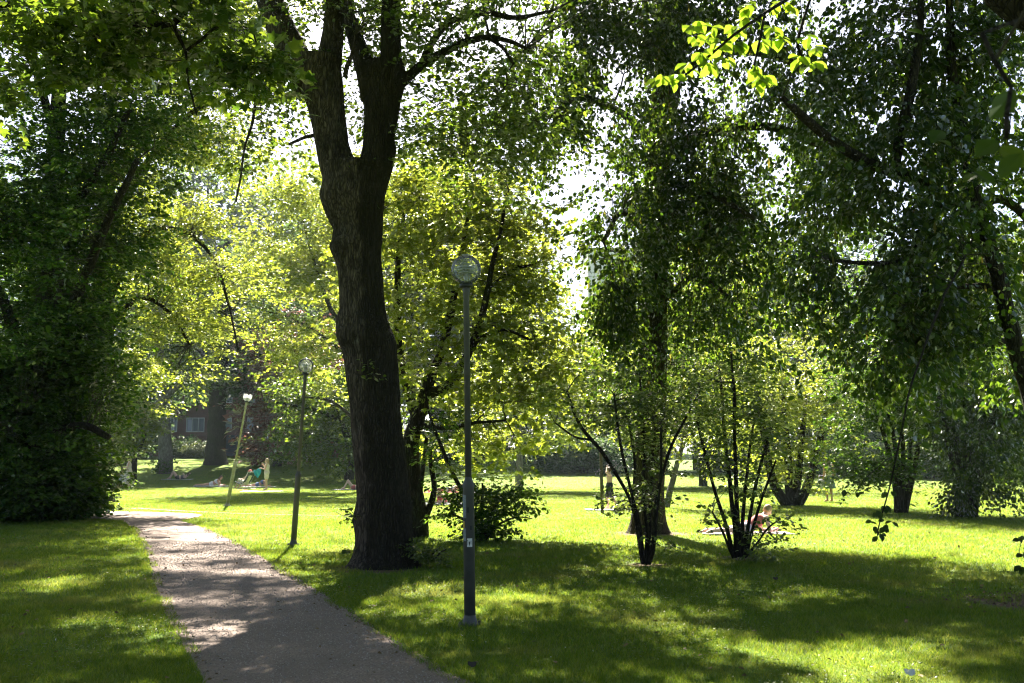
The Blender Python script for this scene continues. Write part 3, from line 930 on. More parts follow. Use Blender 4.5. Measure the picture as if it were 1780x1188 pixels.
# ------------------------------------------------------------------ the big dark tree on the left, leafy to the ground
Y2 = 27.2
b2 = G(70, 902)
tree('park_tree', 'huge dark tree at the left edge, leafy down to the lawn', 'tree', b2,
     [pxl([(70, 902, 34), (74, 780, 28), (80, 620, 24), (88, 460, 20, .2), (95, 300, 16, .3), (105, 130, 12, .4), (115, -60, 8, .5)], Y2),
      pxl([(80, 620, 12), (140, 500, 9, -.6), (190, 380, 7, -1), (240, 280, 5, -1.4)], Y2), pxl([(74, 700, 12), (20, 560, 9, -.8), (-40, 430, 7, -1)], Y2),
      pxl([(76, 760, 10), (140, 740, 7, -.8), (190, 760, 5, -1)], Y2), pxl([(92, 400, 10), (170, 300, 7, -.6), (225, 190, 5, -1)], Y2), pxl([(100, 250, 9), (60, 120, 6, -.8), (10, 30, 5, -1)], Y2)],
     blobs=[(20, 800, Y2, 105, 115, 2.4, 900), (10, 850, Y2, 120, 60, 2.2, 420), (116, 855, Y2, 38, 50, 1.0, 170), (72, 730, Y2, 70, 110, 2.0, 460), (90, 580, Y2, 125, 140, 2.8, 560), (40, 420, Y2, 150, 150, 3, 420), (140, 400, Y2, 120, 140, 2.6, 280),
            (90, 240, Y2, 190, 150, 3, 300), (170, 90, Y2, 220, 120, 3, 270), (60, -80, Y2, 240, 110, 3.4, 400), (-110, 600, Y2, 110, 280, 2.6, 300), (50, 640, Y2, 120, 180, 2.6, 520), (230, 190, Y2, 110, 110, 2, 130)],
     leaf='leaf_dark', kind='oval', size=.125, m=28, L=.62, bark='bark_dark', clump=.45, zmin=.02, twig_r=.005)

Y2b = 32.6
tree('park_tree', 'tall lime behind the dark tree with sunlit boughs drooping over the path', 'tree', G(150, 886),
     [pxl([(150, 886, 20), (160, 700, 17), (175, 500, 14), (190, 300, 11), (200, 100, 8)], Y2b), pxl([(170, 560, 8), (240, 420, 6, .3), (310, 400, 4, .2), (370, 450, 3, 0), (400, 540, 2, -.2), (415, 610, 1.5, -.3)], Y2b),
      pxl([(180, 420, 8), (250, 290, 6, -.2), (330, 200, 4.5, -.6), (390, 170, 3, -.8)], Y2b), pxl([(172, 600, 7), (235, 520, 5), (290, 540, 3), (330, 600, 2)], Y2b), pxl([(188, 330, 7), (270, 230, 5, .4), (360, 160, 3.5, .6), (440, 140, 2.5, .8)], Y2b)],
     blobs=[(305, 490, Y2b, 105, 120, 1.8, 190), (385, 545, Y2b, 42, 70, 1.0, 60), (400, 470, Y2b, 60, 60, 1.2, 60), (330, 590, Y2b, 60, 55, 1.2, 50), (250, 620, Y2b, 60, 70, 1.4, 70), (240, 340, Y2b, 130, 120, 2.4, 250), (335, 190, Y2b, 110, 90, 2, 150),
            (420, 300, Y2b, 60, 60, 1.4, 22), (300, 60, Y2b, 170, 90, 2.4, 360), (420, 60, Y2b, 80, 80, 1.6, 110), (300, 250, Y2b, 120, 90, 2, 200), (370, 390, Y2b, 60, 70, 1.3, 50), (240, -80, Y2b, 230, 80, 3, 200), (215, 470, Y2b, 70, 120, 1.6, 130)],
     wblobs=[((-7, 28, 18.5), (6.5, 5, 3), 900), ((-13, 29, 20), (4, 4, 4), 300), ((-9, 24, 15.5), (4, 3.5, 2.2), 700), ((-9, 36, 22.5), (6, 5.5, 3), 700)],
     leaf='leaf_maple', kind='simple', size=.11, m=26, L=.62, bark='bark_dark', clump=.45)

# ------------------------------------------------------------------ near maple whose boughs hang into the top left corner
YA = 9.2
tree('overhanging_maple', 'maple with large lobed leaves whose boughs hang in from above left', 'tree', (-9.0, 9.5, 0),
     [([(-9, 9.5, 0), (-8.9, 9.5, 2.5), (-8.6, 9.4, 5), (-8.0, 9.3, 7.5), (-7.6, 9.3, 10)], [.30, .26, .24, .2, .15]),
      ([(-8.5, 9.4, 5.4), (-7.4, 9.3, 6.4), (-6.0, 9.2, 7.2), P(350, -90, YA), P(333, -10, YA), P(318, 25, YA), P(303, 41, YA), P(275, 46, YA), P(240, 46, YA), P(192, 38, YA), P(150, 50, YA)], [.14, .11, .08, .045, .035, .032, .03, .026, .023, .018, .01]),
      ([P(303, 41, YA), P(310, 62, YA), P(325, 90, YA), P(328, 140, YA - .1), P(340, 200, YA - .2)], [.02, .016, .012, .009, .005]),
      ([(-8.7, 9.4, 4.6), P(-60, 30, YA), P(0, 11, YA), P(60, 8, YA), P(110, 14, YA)], [.1, .05, .03, .025, .012]), ([P(30, 12, YA), P(20, 40, YA), P(0, 62, YA), P(-20, 90, YA)], [.02, .018, .016, .01]),
      ([P(325, 88, YA), P(350, 70, YA), P(390, 40, YA), P(440, 60, YA), P(450, 110, YA)], [.014, .012, .01, .008, .005]),
      ([(-8.2, 9.3, 6.9), (-6, 9, 8.6), (-3.6, 8.6, 9.6), (-1, 8.2, 10)], [.13, .1, .07, .03])],
     blobs=[(60, 70, YA, 90, 70, .8, 26), (180, 60, YA, 90, 50, .8, 26), (300, 20, YA, 90, 50, .7, 22), (435, 120, YA, 40, 42, .3, 22), (380, 40, YA, 50, 40, .5, 8), (0, 170, YA, 25, 40, .4, 4), (110, 130, YA, 60, 30, .5, 8)],
     wblobs=[((-5, 9, 8.9), (3.2, 1.8, 1.6), 150), ((-2, 8.4, 10.4), (2.4, 2.4, 1.4), 130), ((-7, 4, 11.5), (6.5, 6.5, 3.2), 900), ((-7, -5, 8.5), (7, 5, 4.5), 1100)],  # last two leaf masses, over and behind the camera, added to block sky light
     leaf='leaf_lime', kind='maple', size=.105, m=15, L=.42, bark='bark_dark', step=.1, jit=.6, twig_r=.004)

# ------------------------------------------------------------------ multi-stemmed maple in the middle
Y3 = 21.2
tree('maple', 'multi-stemmed maple glowing yellow green just behind the forked trunk', 'tree', G(722, 932),
     [pxl([(722, 936, 24), (724, 910, 21), (722, 880, 20), (716, 840, 17), (711, 800, 16), (715, 765, 15), (726, 730, 13), (738, 690, 11), (752, 650, 9), (768, 610, 8), (784, 550, 7), (795, 490, 6), (806, 430, 5), (815, 370, 3)], Y3),
      pxl([(726, 730, 9), (712, 690, 9, .3), (700, 640, 8, .5), (692, 580, 7, .6), (690, 500, 6, .6), (694, 430, 4, .5), (704, 360, 3, .4)], Y3),
      pxl([(738, 690, 8), (772, 672, 8, -.4), (798, 648, 8, -.6), (815, 610, 7, -.7), (834, 560, 6, -.8), (846, 505, 5, -.9), (858, 450, 4, -1), (872, 390, 3, -1), (884, 330, 2, -1)], Y3),
      pxl([(815, 610, 4, -.7), (840, 585, 3, -.9), (880, 575, 2.5, -1), (920, 590, 2, -1)], Y3), pxl([(726, 740, 6), (780, 745, 4, -.5), (830, 735, 3, -.8), (880, 730, 2, -1)], Y3),
      pxl([(735, 905, 8), (748, 878, 5.5), (754, 850, 5), (750, 815, 4), (748, 780, 3)], Y3), pxl([(728, 880, 5, -.3), (731, 850, 4, -.3), (736, 800, 3.5, -.3), (742, 760, 3, -.3)], Y3),
      pxl([(700, 640, 5, .5), (670, 590, 4, .9), (640, 540, 3, 1.2), (600, 520, 2, 1.4)], Y3), pxl([(846, 505, 3), (890, 470, 2.5), (930, 460, 2)], Y3)],
     blobs=[(890, 320, Y3, 30, 40, .6, 16), (965, 590, Y3, 60, 110, 1.0, 36), (985, 660, Y3, 45, 60, .8, 20), (715, 420, Y3, 65, 130, 1.6, 130), (800, 440, Y3, 90, 120, 2.0, 190), (870, 470, Y3, 80, 110, 1.8, 150), (925, 560, Y3, 62, 95, 1.6, 95), (820, 620, Y3, 110, 90, 2, 150), (910, 690, Y3, 85, 70, 1.7, 105), (780, 750, Y3, 70, 60, 1.5, 70), (860, 780, Y3, 60, 35, 1.4, 36),
            (800, 345, Y3, 120, 60, 1.6, 90), (885, 370, Y3, 65, 70, 1.4, 70), (720, 320, Y3, 70, 60, 1.3, 40), (930, 450, Y3, 50, 70, 1.2, 50), (700, 620, Y3, 50, 120, 1.2, 60), (960, 690, Y3, 40, 55, 1.0, 28), (640, 480, Y3, 70, 120, 1.4, 80)],
     leaf='leaf_maple', kind='maple', size=.12, m=18, L=.55, bark='bark_dark', clump=.7, jit=.55)

# ------------------------------------------------------------------ big trunk on the right with hanging foliage
Y5 = 22.3
catk = {}


def catkins(n, lo_, hi_):
    def f(root, t):
        i = R.integers(0, len(t), n)
        a = t[i] + R.normal(0, .2, (n, 3)); ln = R.uniform(lo_, hi_, n)
        vv, ll, ss = leaves(a, np.array([0, 0, -1.]) + R.normal(0, .06, (n, 3)), R.normal(0, 1, (n, 3)) * [1, 1, .1], ln, 'oval')
        k = 9; vv = vv.reshape(n, k, 3); ctr = a[:, None, :]
        vv[..., 0] = ctr[..., 0] + (vv[..., 0] - ctr[..., 0]) * .34; vv[..., 1] = ctr[..., 1] + (vv[..., 1] - ctr[..., 1]) * .34
        tag(link('catkins', mesh_np('catkins', vv.reshape(-1, 3), ll, ss), M['catkin'], root), kind='stuff')
    return f


tr5 = [(936, 1082, 1172), (924, 1090, 1164), (908, 1096, 1158), (885, 1099, 1156), (850, 1101, 1154), (800, 1104, 1155), (740, 1107, 1157), (660, 1110, 1158), (580, 1113, 1159), (500, 1116, 1160), (400, 1118, 1161), (300, 1122, 1165), (220, 1128, 1172), (150, 1136, 1184), (80, 1140, 1190), (0, 1143, 1194), (-100, 1148, 1194)]
tm5 = join(outline(tr5, Y5, n=90, dz=.05, amp=.02, seed=6.2))
l5 = [pxl([(1168, -60, 22), (1180, -180, 18), (1200, -330, 12), (1210, -480, 6)], Y5), pxl([(1160, 130, 12), (1250, 90, 10, -.8), (1360, 100, 8, -1.6), (1470, 170, 5, -2.2)], Y5), pxl([(1140, 90, 11), (1060, 40, 8, -.8), (980, 40, 6, -1.4), (910, 90, 4, -2)], Y5),
      pxl([(1150, 260, 9), (1230, 230, 8, -1), (1330, 220, 7, -1.8), (1420, 250, 6, -2.2), (1500, 300, 4, -2.5)], Y5), pxl([(1130, 240, 8), (1070, 190, 6, -1), (1010, 170, 5, -1.6), (960, 200, 3, -2)], Y5), pxl([(1150, 380, 8), (1230, 340, 6, -1.2), (1310, 380, 4, -1.8)], Y5),
      pxl([(1120, 400, 7), (1080, 370, 5, -1.2), (1050, 420, 3, -1.6)], Y5), pxl([(1155, 520, 6), (1210, 480, 4.5, -.8), (1270, 520, 3, -1.2)], Y5), pxl([(1160, 30, 12), (1230, -40, 9, 1), (1330, -80, 6, 2)], Y5)]
tree('park_tree', 'tall straight mossy trunk right of centre under dark hanging foliage and seed strands', 'tree', G(1125, 924), l5,
     blobs=[(930, 150, Y5 - 1, 75, 140, 1.3, 120), (1010, 90, Y5 - 1, 90, 110, 1.6, 150), (990, 220, Y5 - 1, 75, 90, 1.0, 80), (1120, 60, Y5 - 1, 130, 110, 2, 190), (1250, 70, Y5 - 1.2, 150, 110, 2, 190), (1130, 250, Y5 - 1.2, 150, 120, 1.6, 110), (1270, 240, Y5 - 1.4, 140, 110, 1.7, 230),
            (1400, 220, Y5 - 2, 110, 130, 1.6, 170), (1340, 370, Y5 - 1.6, 130, 100, 1.5, 210), (1075, 420, Y5 - 1.5, 70, 110, .9, 95), (1200, 430, Y5 - .2, 150, 120, 1.4, 130), (1110, 340, Y5 - .4, 110, 90, 1.3, 75), (1240, 330, Y5 - 1.0, 130, 90, 1.3, 130), (1300, 440, Y5 - 1.2, 90, 110, 1.1, 90), (1070, 560, Y5 - 1.4, 55, 90, .8, 75), (1180, 580, Y5 + .2, 130, 90, 1.2, 80), (1060, 480, Y5 - 1.4, 50, 80, .7, 40), (1280, 540, Y5 - 1.4, 90, 100, 1.1, 110),
            (1040, 520, Y5 - 1.4, 32, 50, .5, 22), (1030, 390, Y5 - 1.4, 22, 50, .4, 12), (1090, 670, Y5 - 1.2, 45, 50, .7, 26), (1200, 680, Y5 - 1.2, 70, 50, .8, 30), (880, 210, Y5 - 1, 30, 60, .6, 14)],
     wblobs=[((3.2, 21, 16.0), (6, 5.4, 3.4), 1700), ((1.0, 20.5, 12.8), (3, 3.2, 1.6), 350), ((7.0, 24, 17), (4, 4, 3), 500)],
     leaf='leaf_elm', kind='oval', size=.10, m=26, L=.62, style='droop', bark='bark_ivy', trunk_mesh=tm5, clump=.55, extra=catkins(1500, .10, .24), step=.1)

# ------------------------------------------------------------------ trees of the right hand group
Y9 = 16.2
tree('park_tree', 'dark tree at the right edge with a bent trunk arching up to the left', 'tree', G(1872, 976),
     [pxl([(1872, 980, 24), (1848, 880, 20), (1812, 760, 16, -.5), (1780, 650, 14, -.6), (1759, 565, 13.5, -.7), (1738, 490, 13, -.7), (1716, 420, 12, -.7), (1698, 365, 12, -.7), (1692, 335, 13, -.7), (1680, 260, 11, -.3), (1660, 160, 9), (1650, 30, 7), (1640, -120, 5)], Y9),
      pxl([(1700, 372, 11), (1660, 340, 11, -.3), (1610, 318, 10, -.6), (1555, 300, 9.5, -.8), (1505, 280, 9, -1), (1450, 248, 8, -1.2), (1400, 205, 7, -1.5), (1360, 170, 4, -1.7)], Y9),
      pxl([(1702, 360, 8), (1740, 345, 8, .2), (1775, 370, 7, .3), (1800, 400, 6, .4)], Y9), pxl([(1555, 300, 8, -.8), (1570, 220, 9, -.7), (1590, 130, 8, -.6), (1600, 40, 6, -.4), (1600, -100, 4)], Y9),
      pxl([(1735, 500, 6), (1690, 498, 4.5, -.4), (1620, 502, 4, -.8), (1560, 510, 2.5, -1)], Y9), pxl([(1640, 350, 6, -.4), (1600, 410, 5, -.7), (1568, 455, 4.5, -.8), (1520, 460, 4, -1), (1440, 452, 3, -1.2)], Y9),
      pxl([(1770, 590, 4), (1720, 600, 3, -.4), (1660, 612, 2, -.7)], Y9), pxl([(1690, 300, 7), (1640, 230, 6, .6), (1560, 180, 4, 1)], Y9), pxl([(1675, 240, 6), (1720, 160, 5, .4), (1770, 110, 3, .6)], Y9),
      ([P(1700, 400, 15.6), P(1640, 520, 13.4), P(1590, 650, 12.2), P(1565, 760, 11.7), P(1545, 850, 11.5), P(1532, 900, 11.4), P(1526, 935, 11.3)], [.02, .014, .011, .009, .007, .005, .003])],
     blobs=[(1560, 60, Y9, 130, 110, 1.6, 120), (1690, 80, Y9, 110, 120, 1.6, 120), (1480, 130, Y9 - .6, 90, 100, 1.3, 80), (1600, 250, Y9 - .6, 140, 100, 1.4, 150), (1720, 260, Y9, 90, 110, 1.4, 110), (1490, 330, Y9 - .8, 110, 90, 1.2, 120), (1620, 400, Y9 - .6, 120, 80, 1.2, 110), (1740, 420, Y9, 60, 80, 1, 50),
            (1540, 480, Y9 - .8, 110, 70, 1.1, 85), (1480, 560, Y9 - .5, 70, 80, 1.0, 55), (1640, 560, Y9 - .3, 100, 70, 1.1, 70), (1560, 640, Y9 - .3, 90, 70, 1.0, 60), (1740, 650, Y9 + .6, 50, 70, .6, 26), (1650, 500, Y9 + .6, 100, 80, 1.0, 70), (1580, 560, Y9 - .4, 120, 80, 1.0, 70), (1420, 480, Y9 - .6, 70, 90, 1, 50), (1640, 160, Y9, 150, 110, 1.4, 110), (1800, 200, Y9, 60, 250, 1.2, 90), (1660, -80, Y9, 220, 90, 2, 160)],
     wblobs=[((7.0, 15.5, 12.2), (4.2, 4.2, 2.6), 700)],
     leaf='leaf_elm', kind='oval', size=.095, m=24, L=.5, style='droop', bark='bark_dark', clump=.6, extra=catkins(500, .1, .2), twig_r=.004)


def vase(name, label, base_px, Y, stems, blobs, leaf, size=.09, m=24, style='layer', L=.5, bark='bark_dark', kind='simple', group=None, cat='tree', clump=.6, **kw):
    if cat == 'shrub': stems = [[(q[0], q[1], q[2] * .8, *q[3:]) for q in s_] for s_ in stems]
    return tree(name, label, cat, G(*base_px), [pxl(s_, Y) for s_ in stems], blobs, leaf=leaf, size=size, m=m, style=style, L=L, bark=bark, kind=kind, group=group, clump=clump, **kw)


Y6 = 35.5
vase('multi_stem_tree', 'sunlit multi-stemmed tree with a wide vee base on the meadow right of centre', (1375, 878), Y6,
     [[(1368, 880, 9), (1350, 850, 8), (1338, 810, 7), (1325, 740, 6), (1310, 660, 3)], [(1376, 880, 8), (1372, 840, 7), (1368, 780, 7), (1360, 690, 4)], [(1386, 880, 9), (1402, 848, 8), (1414, 810, 7), (1430, 740, 5), (1440, 660, 3)], [(1380, 880, 8), (1387, 830, 6.5), (1394, 760, 5), (1400, 680, 3)]],
     [(1350, 730, Y6, 75, 90, 2, 150), (1420, 740, Y6, 60, 75, 1.7, 100), (1290, 700, Y6, 60, 100, 1.8, 95), (1370, 640, Y6, 100, 80, 2.2, 140), (1360, 815, Y6, 55, 32, 1.3, 36), (1450, 650, Y6, 60, 90, 1.6, 90), (1260, 610, Y6, 70, 70, 1.6, 70)], 'leaf_maple', size=.12, m=24, L=.65)
Y7 = 30.6
vase('multi_stem_tree', 'dark tree on a clump of upright stems, between the sunlit one and the right edge', (1573, 891), Y7,
     [[(1560 + 3 * k, 893, 6), (1557 + 6 * k, 850, 4.5), (1545 + 12 * k, 790, 4), (1520 + 22 * k, 700, 3), (1500 + 30 * k, 600, 2)] for k in range(5)],
     [(1530, 740, Y7, 85, 75, 1.8, 170), (1610, 730, Y7, 75, 80, 1.8, 150), (1560, 640, Y7, 110, 80, 2, 200), (1500, 800, Y7, 55, 40, 1.2, 50), (1560, 820, Y7, 70, 35, 1.2, 55), (1540, 540, Y7, 110, 90, 2, 180)], 'leaf_dark', size=.11, m=26, L=.6)
Y8 = 28.4
vase('multi_stem_tree', 'dark bushy tree nearly leafy to its foot, close to the right edge', (1680, 899), Y8,
     [[(1664 + 6 * k, 900, 5.5), (1664 + 7 * k, 850, 4.5), (1650 + 13 * k, 780, 4), (1630 + 22 * k, 690, 3)] for k in range(6)],
     [(1680, 760, Y8, 90, 75, 1.7, 190), (1740, 740, Y8, 75, 90, 1.7, 150), (1700, 650, Y8, 110, 80, 1.9, 180), (1670, 840, Y8, 40, 40, .9, 50), (1655, 885, Y8, 22, 20, .5, 14), (1730, 840, Y8, 45, 35, 1, 34), (1790, 800, Y8, 40, 60, 1, 40)], 'leaf_elm', size=.11, m=26, L=.6, style='droop')

# ------------------------------------------------------------------ shrubs in the middle ground
YS = 15.45
vase('shrub', 'many-stemmed shrub in front of the mossy trunk with one long stem leaning left', (1122, 979), YS,
     [[(1118, 981, 5), (1108, 930, 4.5), (1098, 880, 4), (1085, 845, 3.5), (1050, 790, 3.5), (1010, 740, 3), (985, 680, 2.2)], [(1120, 981, 4), (1112, 930, 3.5), (1100, 860, 3, -.2), (1080, 780, 2.5, -.3), (1068, 690, 2, -.4)], [(1122, 982, 4), (1122, 920, 3.5, .1), (1120, 840, 3, .2), (1118, 740, 2.5, .3), (1110, 650, 1.5, .4)],
      [(1126, 981, 4), (1136, 920, 3.5), (1146, 850, 3, -.1), (1165, 780, 2.5, -.2), (1195, 720, 2, -.3), (1215, 680, 1.3, -.3)], [(1129, 980, 4), (1140, 920, 3, -.3), (1148, 840, 2.5, -.4), (1150, 740, 2, -.5)], [(1124, 981, 3.5), (1130, 900, 3, .3), (1136, 800, 2.3, .4), (1140, 700, 1.6, .5)],
      [(1030, 765, 2.2), (1000, 760, 1.8, -.2), (965, 735, 1.2, -.3)], [(1098, 880, 2.4), (1104, 800, 2, .2), (1092, 730, 1.5, .3)]],
     [(1035, 725, YS, 70, 55, .6, 34), (1110, 720, YS, 85, 80, .8, 70), (1180, 725, YS, 65, 60, .7, 40), (1125, 800, YS, 65, 60, .6, 34), (1090, 650, YS, 80, 45, .7, 34), (975, 700, YS, 40, 45, .4, 14), (1190, 650, YS, 40, 40, .5, 14), (1120, 860, YS, 45, 30, .4, 16), (1090, 880, YS - .1, 40, 22, .3, 10), (1145, 945, YS - .2, 16, 14, .15, 3)],
     'leaf_weed', size=.066, m=18, L=.3, kind='oval', cat='shrub', twig_r=.003, step=.05)
shrub1 = [o for o in COL.objects if o.get('label', '').startswith('many-stemmed shrub in front')][0]
M['blossom'] = leaf_mat('pale pink blossom', (.55, .42, .42), (.72, .60, .58), (.5, .36, .34), (.6, .5, .46), .35, .02)
_c = np.concatenate([P(a, b, YS - .5) + R.normal(0, .035, (14, 3)) for a, b in [(1074, 750), (1082, 740), (1078, 812), (1068, 806), (1040, 822), (1176, 742), (1212, 690), (1112, 700)]]) - np.array(shrub1.location)
_v, _l, _s = leaves(_c, R.normal(0, 1, _c.shape), R.normal(0, 1, _c.shape), R.uniform(.02, .035, len(_c)), 'oval')
tag(link('blossoms', mesh_np('blossoms', _v, _l, _s), M['blossom'], shrub1), kind='stuff')
YS2 = 16.4
vase('shrub', 'many-stemmed shrub fanning out of the lawn with a leafy low sprout on its right', (1285, 969), YS2,
     [[(1276, 970, 5), (1262, 920, 4), (1248, 870, 3.5), (1232, 810, 3), (1212, 730, 2)], [(1280, 970, 6), (1275, 900, 5), (1268, 820, 4, .2), (1258, 730, 3, .3), (1250, 640, 2, .4)], [(1284, 970, 6.5), (1282, 900, 5, -.1), (1280, 810, 4, -.2), (1276, 710, 3, -.2), (1272, 610, 2, -.3)], [(1288, 970, 5), (1292, 900, 4, .2), (1300, 820, 3, .3), (1310, 730, 2, .4)],
      [(1292, 969, 4.5), (1304, 900, 3.5, -.2), (1318, 830, 3, -.3), (1336, 760, 2, -.4)], [(1296, 968, 4), (1312, 910, 3, -.2), (1328, 860, 2.3, -.3), (1350, 800, 1.6, -.4)], [(1296, 968, 2.6), (1316, 945, 2, -.4), (1335, 920, 1.6, -.5), (1355, 905, 1.2, -.5)], [(1275, 969, 3), (1252, 920, 2.3, -.3), (1238, 890, 1.6, -.4)]],
     [(1270, 730, YS2, 90, 75, .8, 66), (1325, 760, YS2, 55, 65, .6, 38), (1240, 785, YS2, 50, 50, .5, 24), (1280, 640, YS2, 90, 55, .8, 42), (1290, 840, YS2, 50, 40, .5, 16), (1210, 700, YS2, 40, 50, .4, 14), (1330, 930, YS2 - .4, 24, 28, .25, 16), (1350, 905, YS2 - .5, 14, 12, .15, 4), (1240, 895, YS2 - .3, 20, 16, .2, 6), (1320, 960, YS2 - .4, 10, 12, .1, 3)],
     'leaf_weed', size=.07, m=18, L=.3, kind='oval', cat='shrub', twig_r=.003, step=.05)
YB = 20.0
vase('shrub', 'low dark-leaved bush with spreading sprays behind the nearest lamp post', (838, 938), YB,
     [[(838, 940, 6), (826, 900, 4), (806, 860, 4.5), (785, 820, 4), (765, 770, 3.5), (748, 720, 2.5), (738, 660, 1.6)], [(840, 940, 5), (850, 900, 3), (870, 865, 2.2), (900, 850, 1.5)], [(842, 940, 4), (862, 915, 2.5), (895, 900, 1.8), (925, 902, 1)], [(836, 940, 4), (815, 910, 2.5), (785, 895, 1.8), (760, 895, 1)], [(839, 940, 4), (836, 890, 3), (838, 840, 2)]],
     [(838, 905, YB, 42, 36, .5, 66), (870, 868, YB, 50, 28, .5, 50), (810, 862, YB, 45, 25, .5, 36), (905, 885, YB, 26, 20, .3, 13), (775, 895, YB, 26, 14, .3, 9), (848, 925, YB, 34, 14, .4, 22), (895, 855, YB, 28, 14, .3, 10), (770, 760, YB, 30, 60, .4, 22)],
     'leaf_dark', size=.07, m=18, L=.34, kind='oval', cat='shrub', twig_r=.003, step=.06, clump=0)
YW = 15.2
vase('weed_clump', 'low leafy weeds at the right foot of the forked tree', (738, 972), YW, [[(732 + 8 * k, 974, 1.5), (734 + 10 * k, 962, 1.2), (738 + 13 * k, 955, .8)] for k in range(4)],
     [(740, 962, YW, 26, 12, .25, 22), (760, 970, YW, 20, 7, .2, 9), (722, 948, YW, 8, 10, .1, 5)], 'leaf_weed', size=.055, m=12, L=.16, kind='oval', cat='plant', twig_r=.002, clump=0, zmin=.01)

# ------------------------------------------------------------------ near tree on the right whose twigs hang into the frame
tree('overhanging_beech', 'near tree at the right with a bright sunlit spray of broad leaves hanging from above', 'tree', (6.6, 7.2, 0),
     [([(6.6, 7.2, 0), (6.5, 7.3, 2), (6.1, 7.5, 3.8), (5.2, 7.8, 4.9), P(1775, 20, 8.0), P(1722, -40, 8.1), P(1640, -140, 8.2)], [.24, .21, .19, .17, .15, .13, .1]),
      ([(5.0, 7.8, 5.0), P(1640, -90, 6.4), P(1480, -60, 5.6), P(1400, -20, 5.25), P(1330, 20, 5.1), P(1270, 60, 5.0), P(1215, 105, 4.95), P(1170, 135, 4.9)], [.06, .035, .018, .011, .008, .006, .004, .002]),
      ([P(1420, -30, 5.3), P(1400, 30, 5.2), P(1390, 80, 5.2), P(1405, 108, 5.2)], [.007, .005, .004, .002]), ([P(1330, 20, 5.1), P(1320, 70, 5.0), P(1310, 120, 4.95)], [.005, .004, .002]),
      ([(6.5, 7.3, 2.4), (5.2, 5.5, 3.2), (3.2, 3.4, 3.2), P(1800, 20, 2.1), P(1760, 160, 1.8), P(1750, 250, 1.7)], [.03, .015, .006, .003, .002, .0015])],
     blobs=[], wblobs=[((5.6, 7.6, 7.4), (2.2, 2.0, 1.6), 60), ((4.4, 6.4, 7.0), (1.8, 1.6, .8), 60), ((5, 2.5, 10.5), (6.5, 6.5, 3.0), 1100), ((6, -5, 8.5), (7, 5, 4.5), 1100), ((.6, 7.7, 8.4), (1.0, 1.1, .5), 130)], leaf='leaf_elm', kind='oval', size=.09, m=20, L=.4, bark='bark_dark', zmin=.3)  # unseen leaf masses over and behind the camera added to block sky and sun
beech = [o for o in COL.objects if o.get('label', '').startswith('near tree at the right')][0]


def hand_leaves(specs, name, leaf, size, parent, droop=.85):
    """leaves set one by one along the end of a twig: (px, py, depth, count, spread px)"""
    A, AX, NR, SZ = [], [], [], []
    tb = MB(); pb = np.array(parent.location)
    for px, py, Y, n, sp in specs:
        c = P(px, py, Y); n = n + (leaf == 'leaf_fresh')
        for k in range(n):
            a = (k - (n - 1) / 2) / max(1, n - 1) * 2.3 + R.normal(0, .25)
            A.append(c + R.normal(0, sp / S(Y) * .22, 3) - pb)
            AX.append([math.sin(a) * .9, -.2 + R.normal(0, .35), -math.cos(a) * droop - .15]); NR.append([R.normal(0, .45), -.75 + R.normal(0, .3), .7]); SZ.append(size * R.uniform(.75, 1.2))
    v, lo, st = leaves(np.array(A), np.array(AX), np.array(NR), np.array(SZ), 'oval')
    link(name, mesh_np(name, v, lo, st), M[leaf], parent)


hand_leaves([(1148, 134, 4.9, 4, 12), (1172, 132, 4.9, 5, 12), (1196, 112, 4.95, 4, 16), (1220, 92, 4.95, 5, 18), (1212, 66, 5, 4, 16), (1252, 72, 5, 5, 18), (1240, 50, 5, 4, 16), (1262, 100, 5, 5, 18), (1236, 112, 4.95, 4, 14), (1282, 78, 5, 5, 18), (1278, 48, 5.05, 5, 18), (1300, 30, 5.1, 5, 18), (1312, 118, 4.95, 5, 16),
             (1318, 140, 4.95, 5, 14), (1328, 70, 5.1, 5, 18), (1342, 50, 5.1, 5, 16), (1356, 66, 5.1, 4, 14), (1300, 10, 5.2, 5, 20), (1340, 12, 5.2, 4, 20), (1392, 100, 5.2, 4, 12), (1412, 110, 5.2, 4, 12), (1418, 84, 5.2, 4, 12), (1372, 8, 5.2, 4, 16), (1402, 62, 5.2, 2, 10), (1330, 132, 4.95, 3, 10), (1216, 40, 5, 3, 10), (1200, 46, 5, 3, 10)],
            'leaves', 'leaf_fresh', .078, beech)
hand_leaves([(1765, 160, 1.9, 2, 50), (1772, 270, 1.8, 2, 40), (1735, 250, 2.1, 2, 40), (1700, 300, 2.6, 2, 40), (1640, 250, 3.2, 2, 60), (1560, 60, 4.2, 3, 30)], 'leaves', 'leaf_elm', .075, beech)

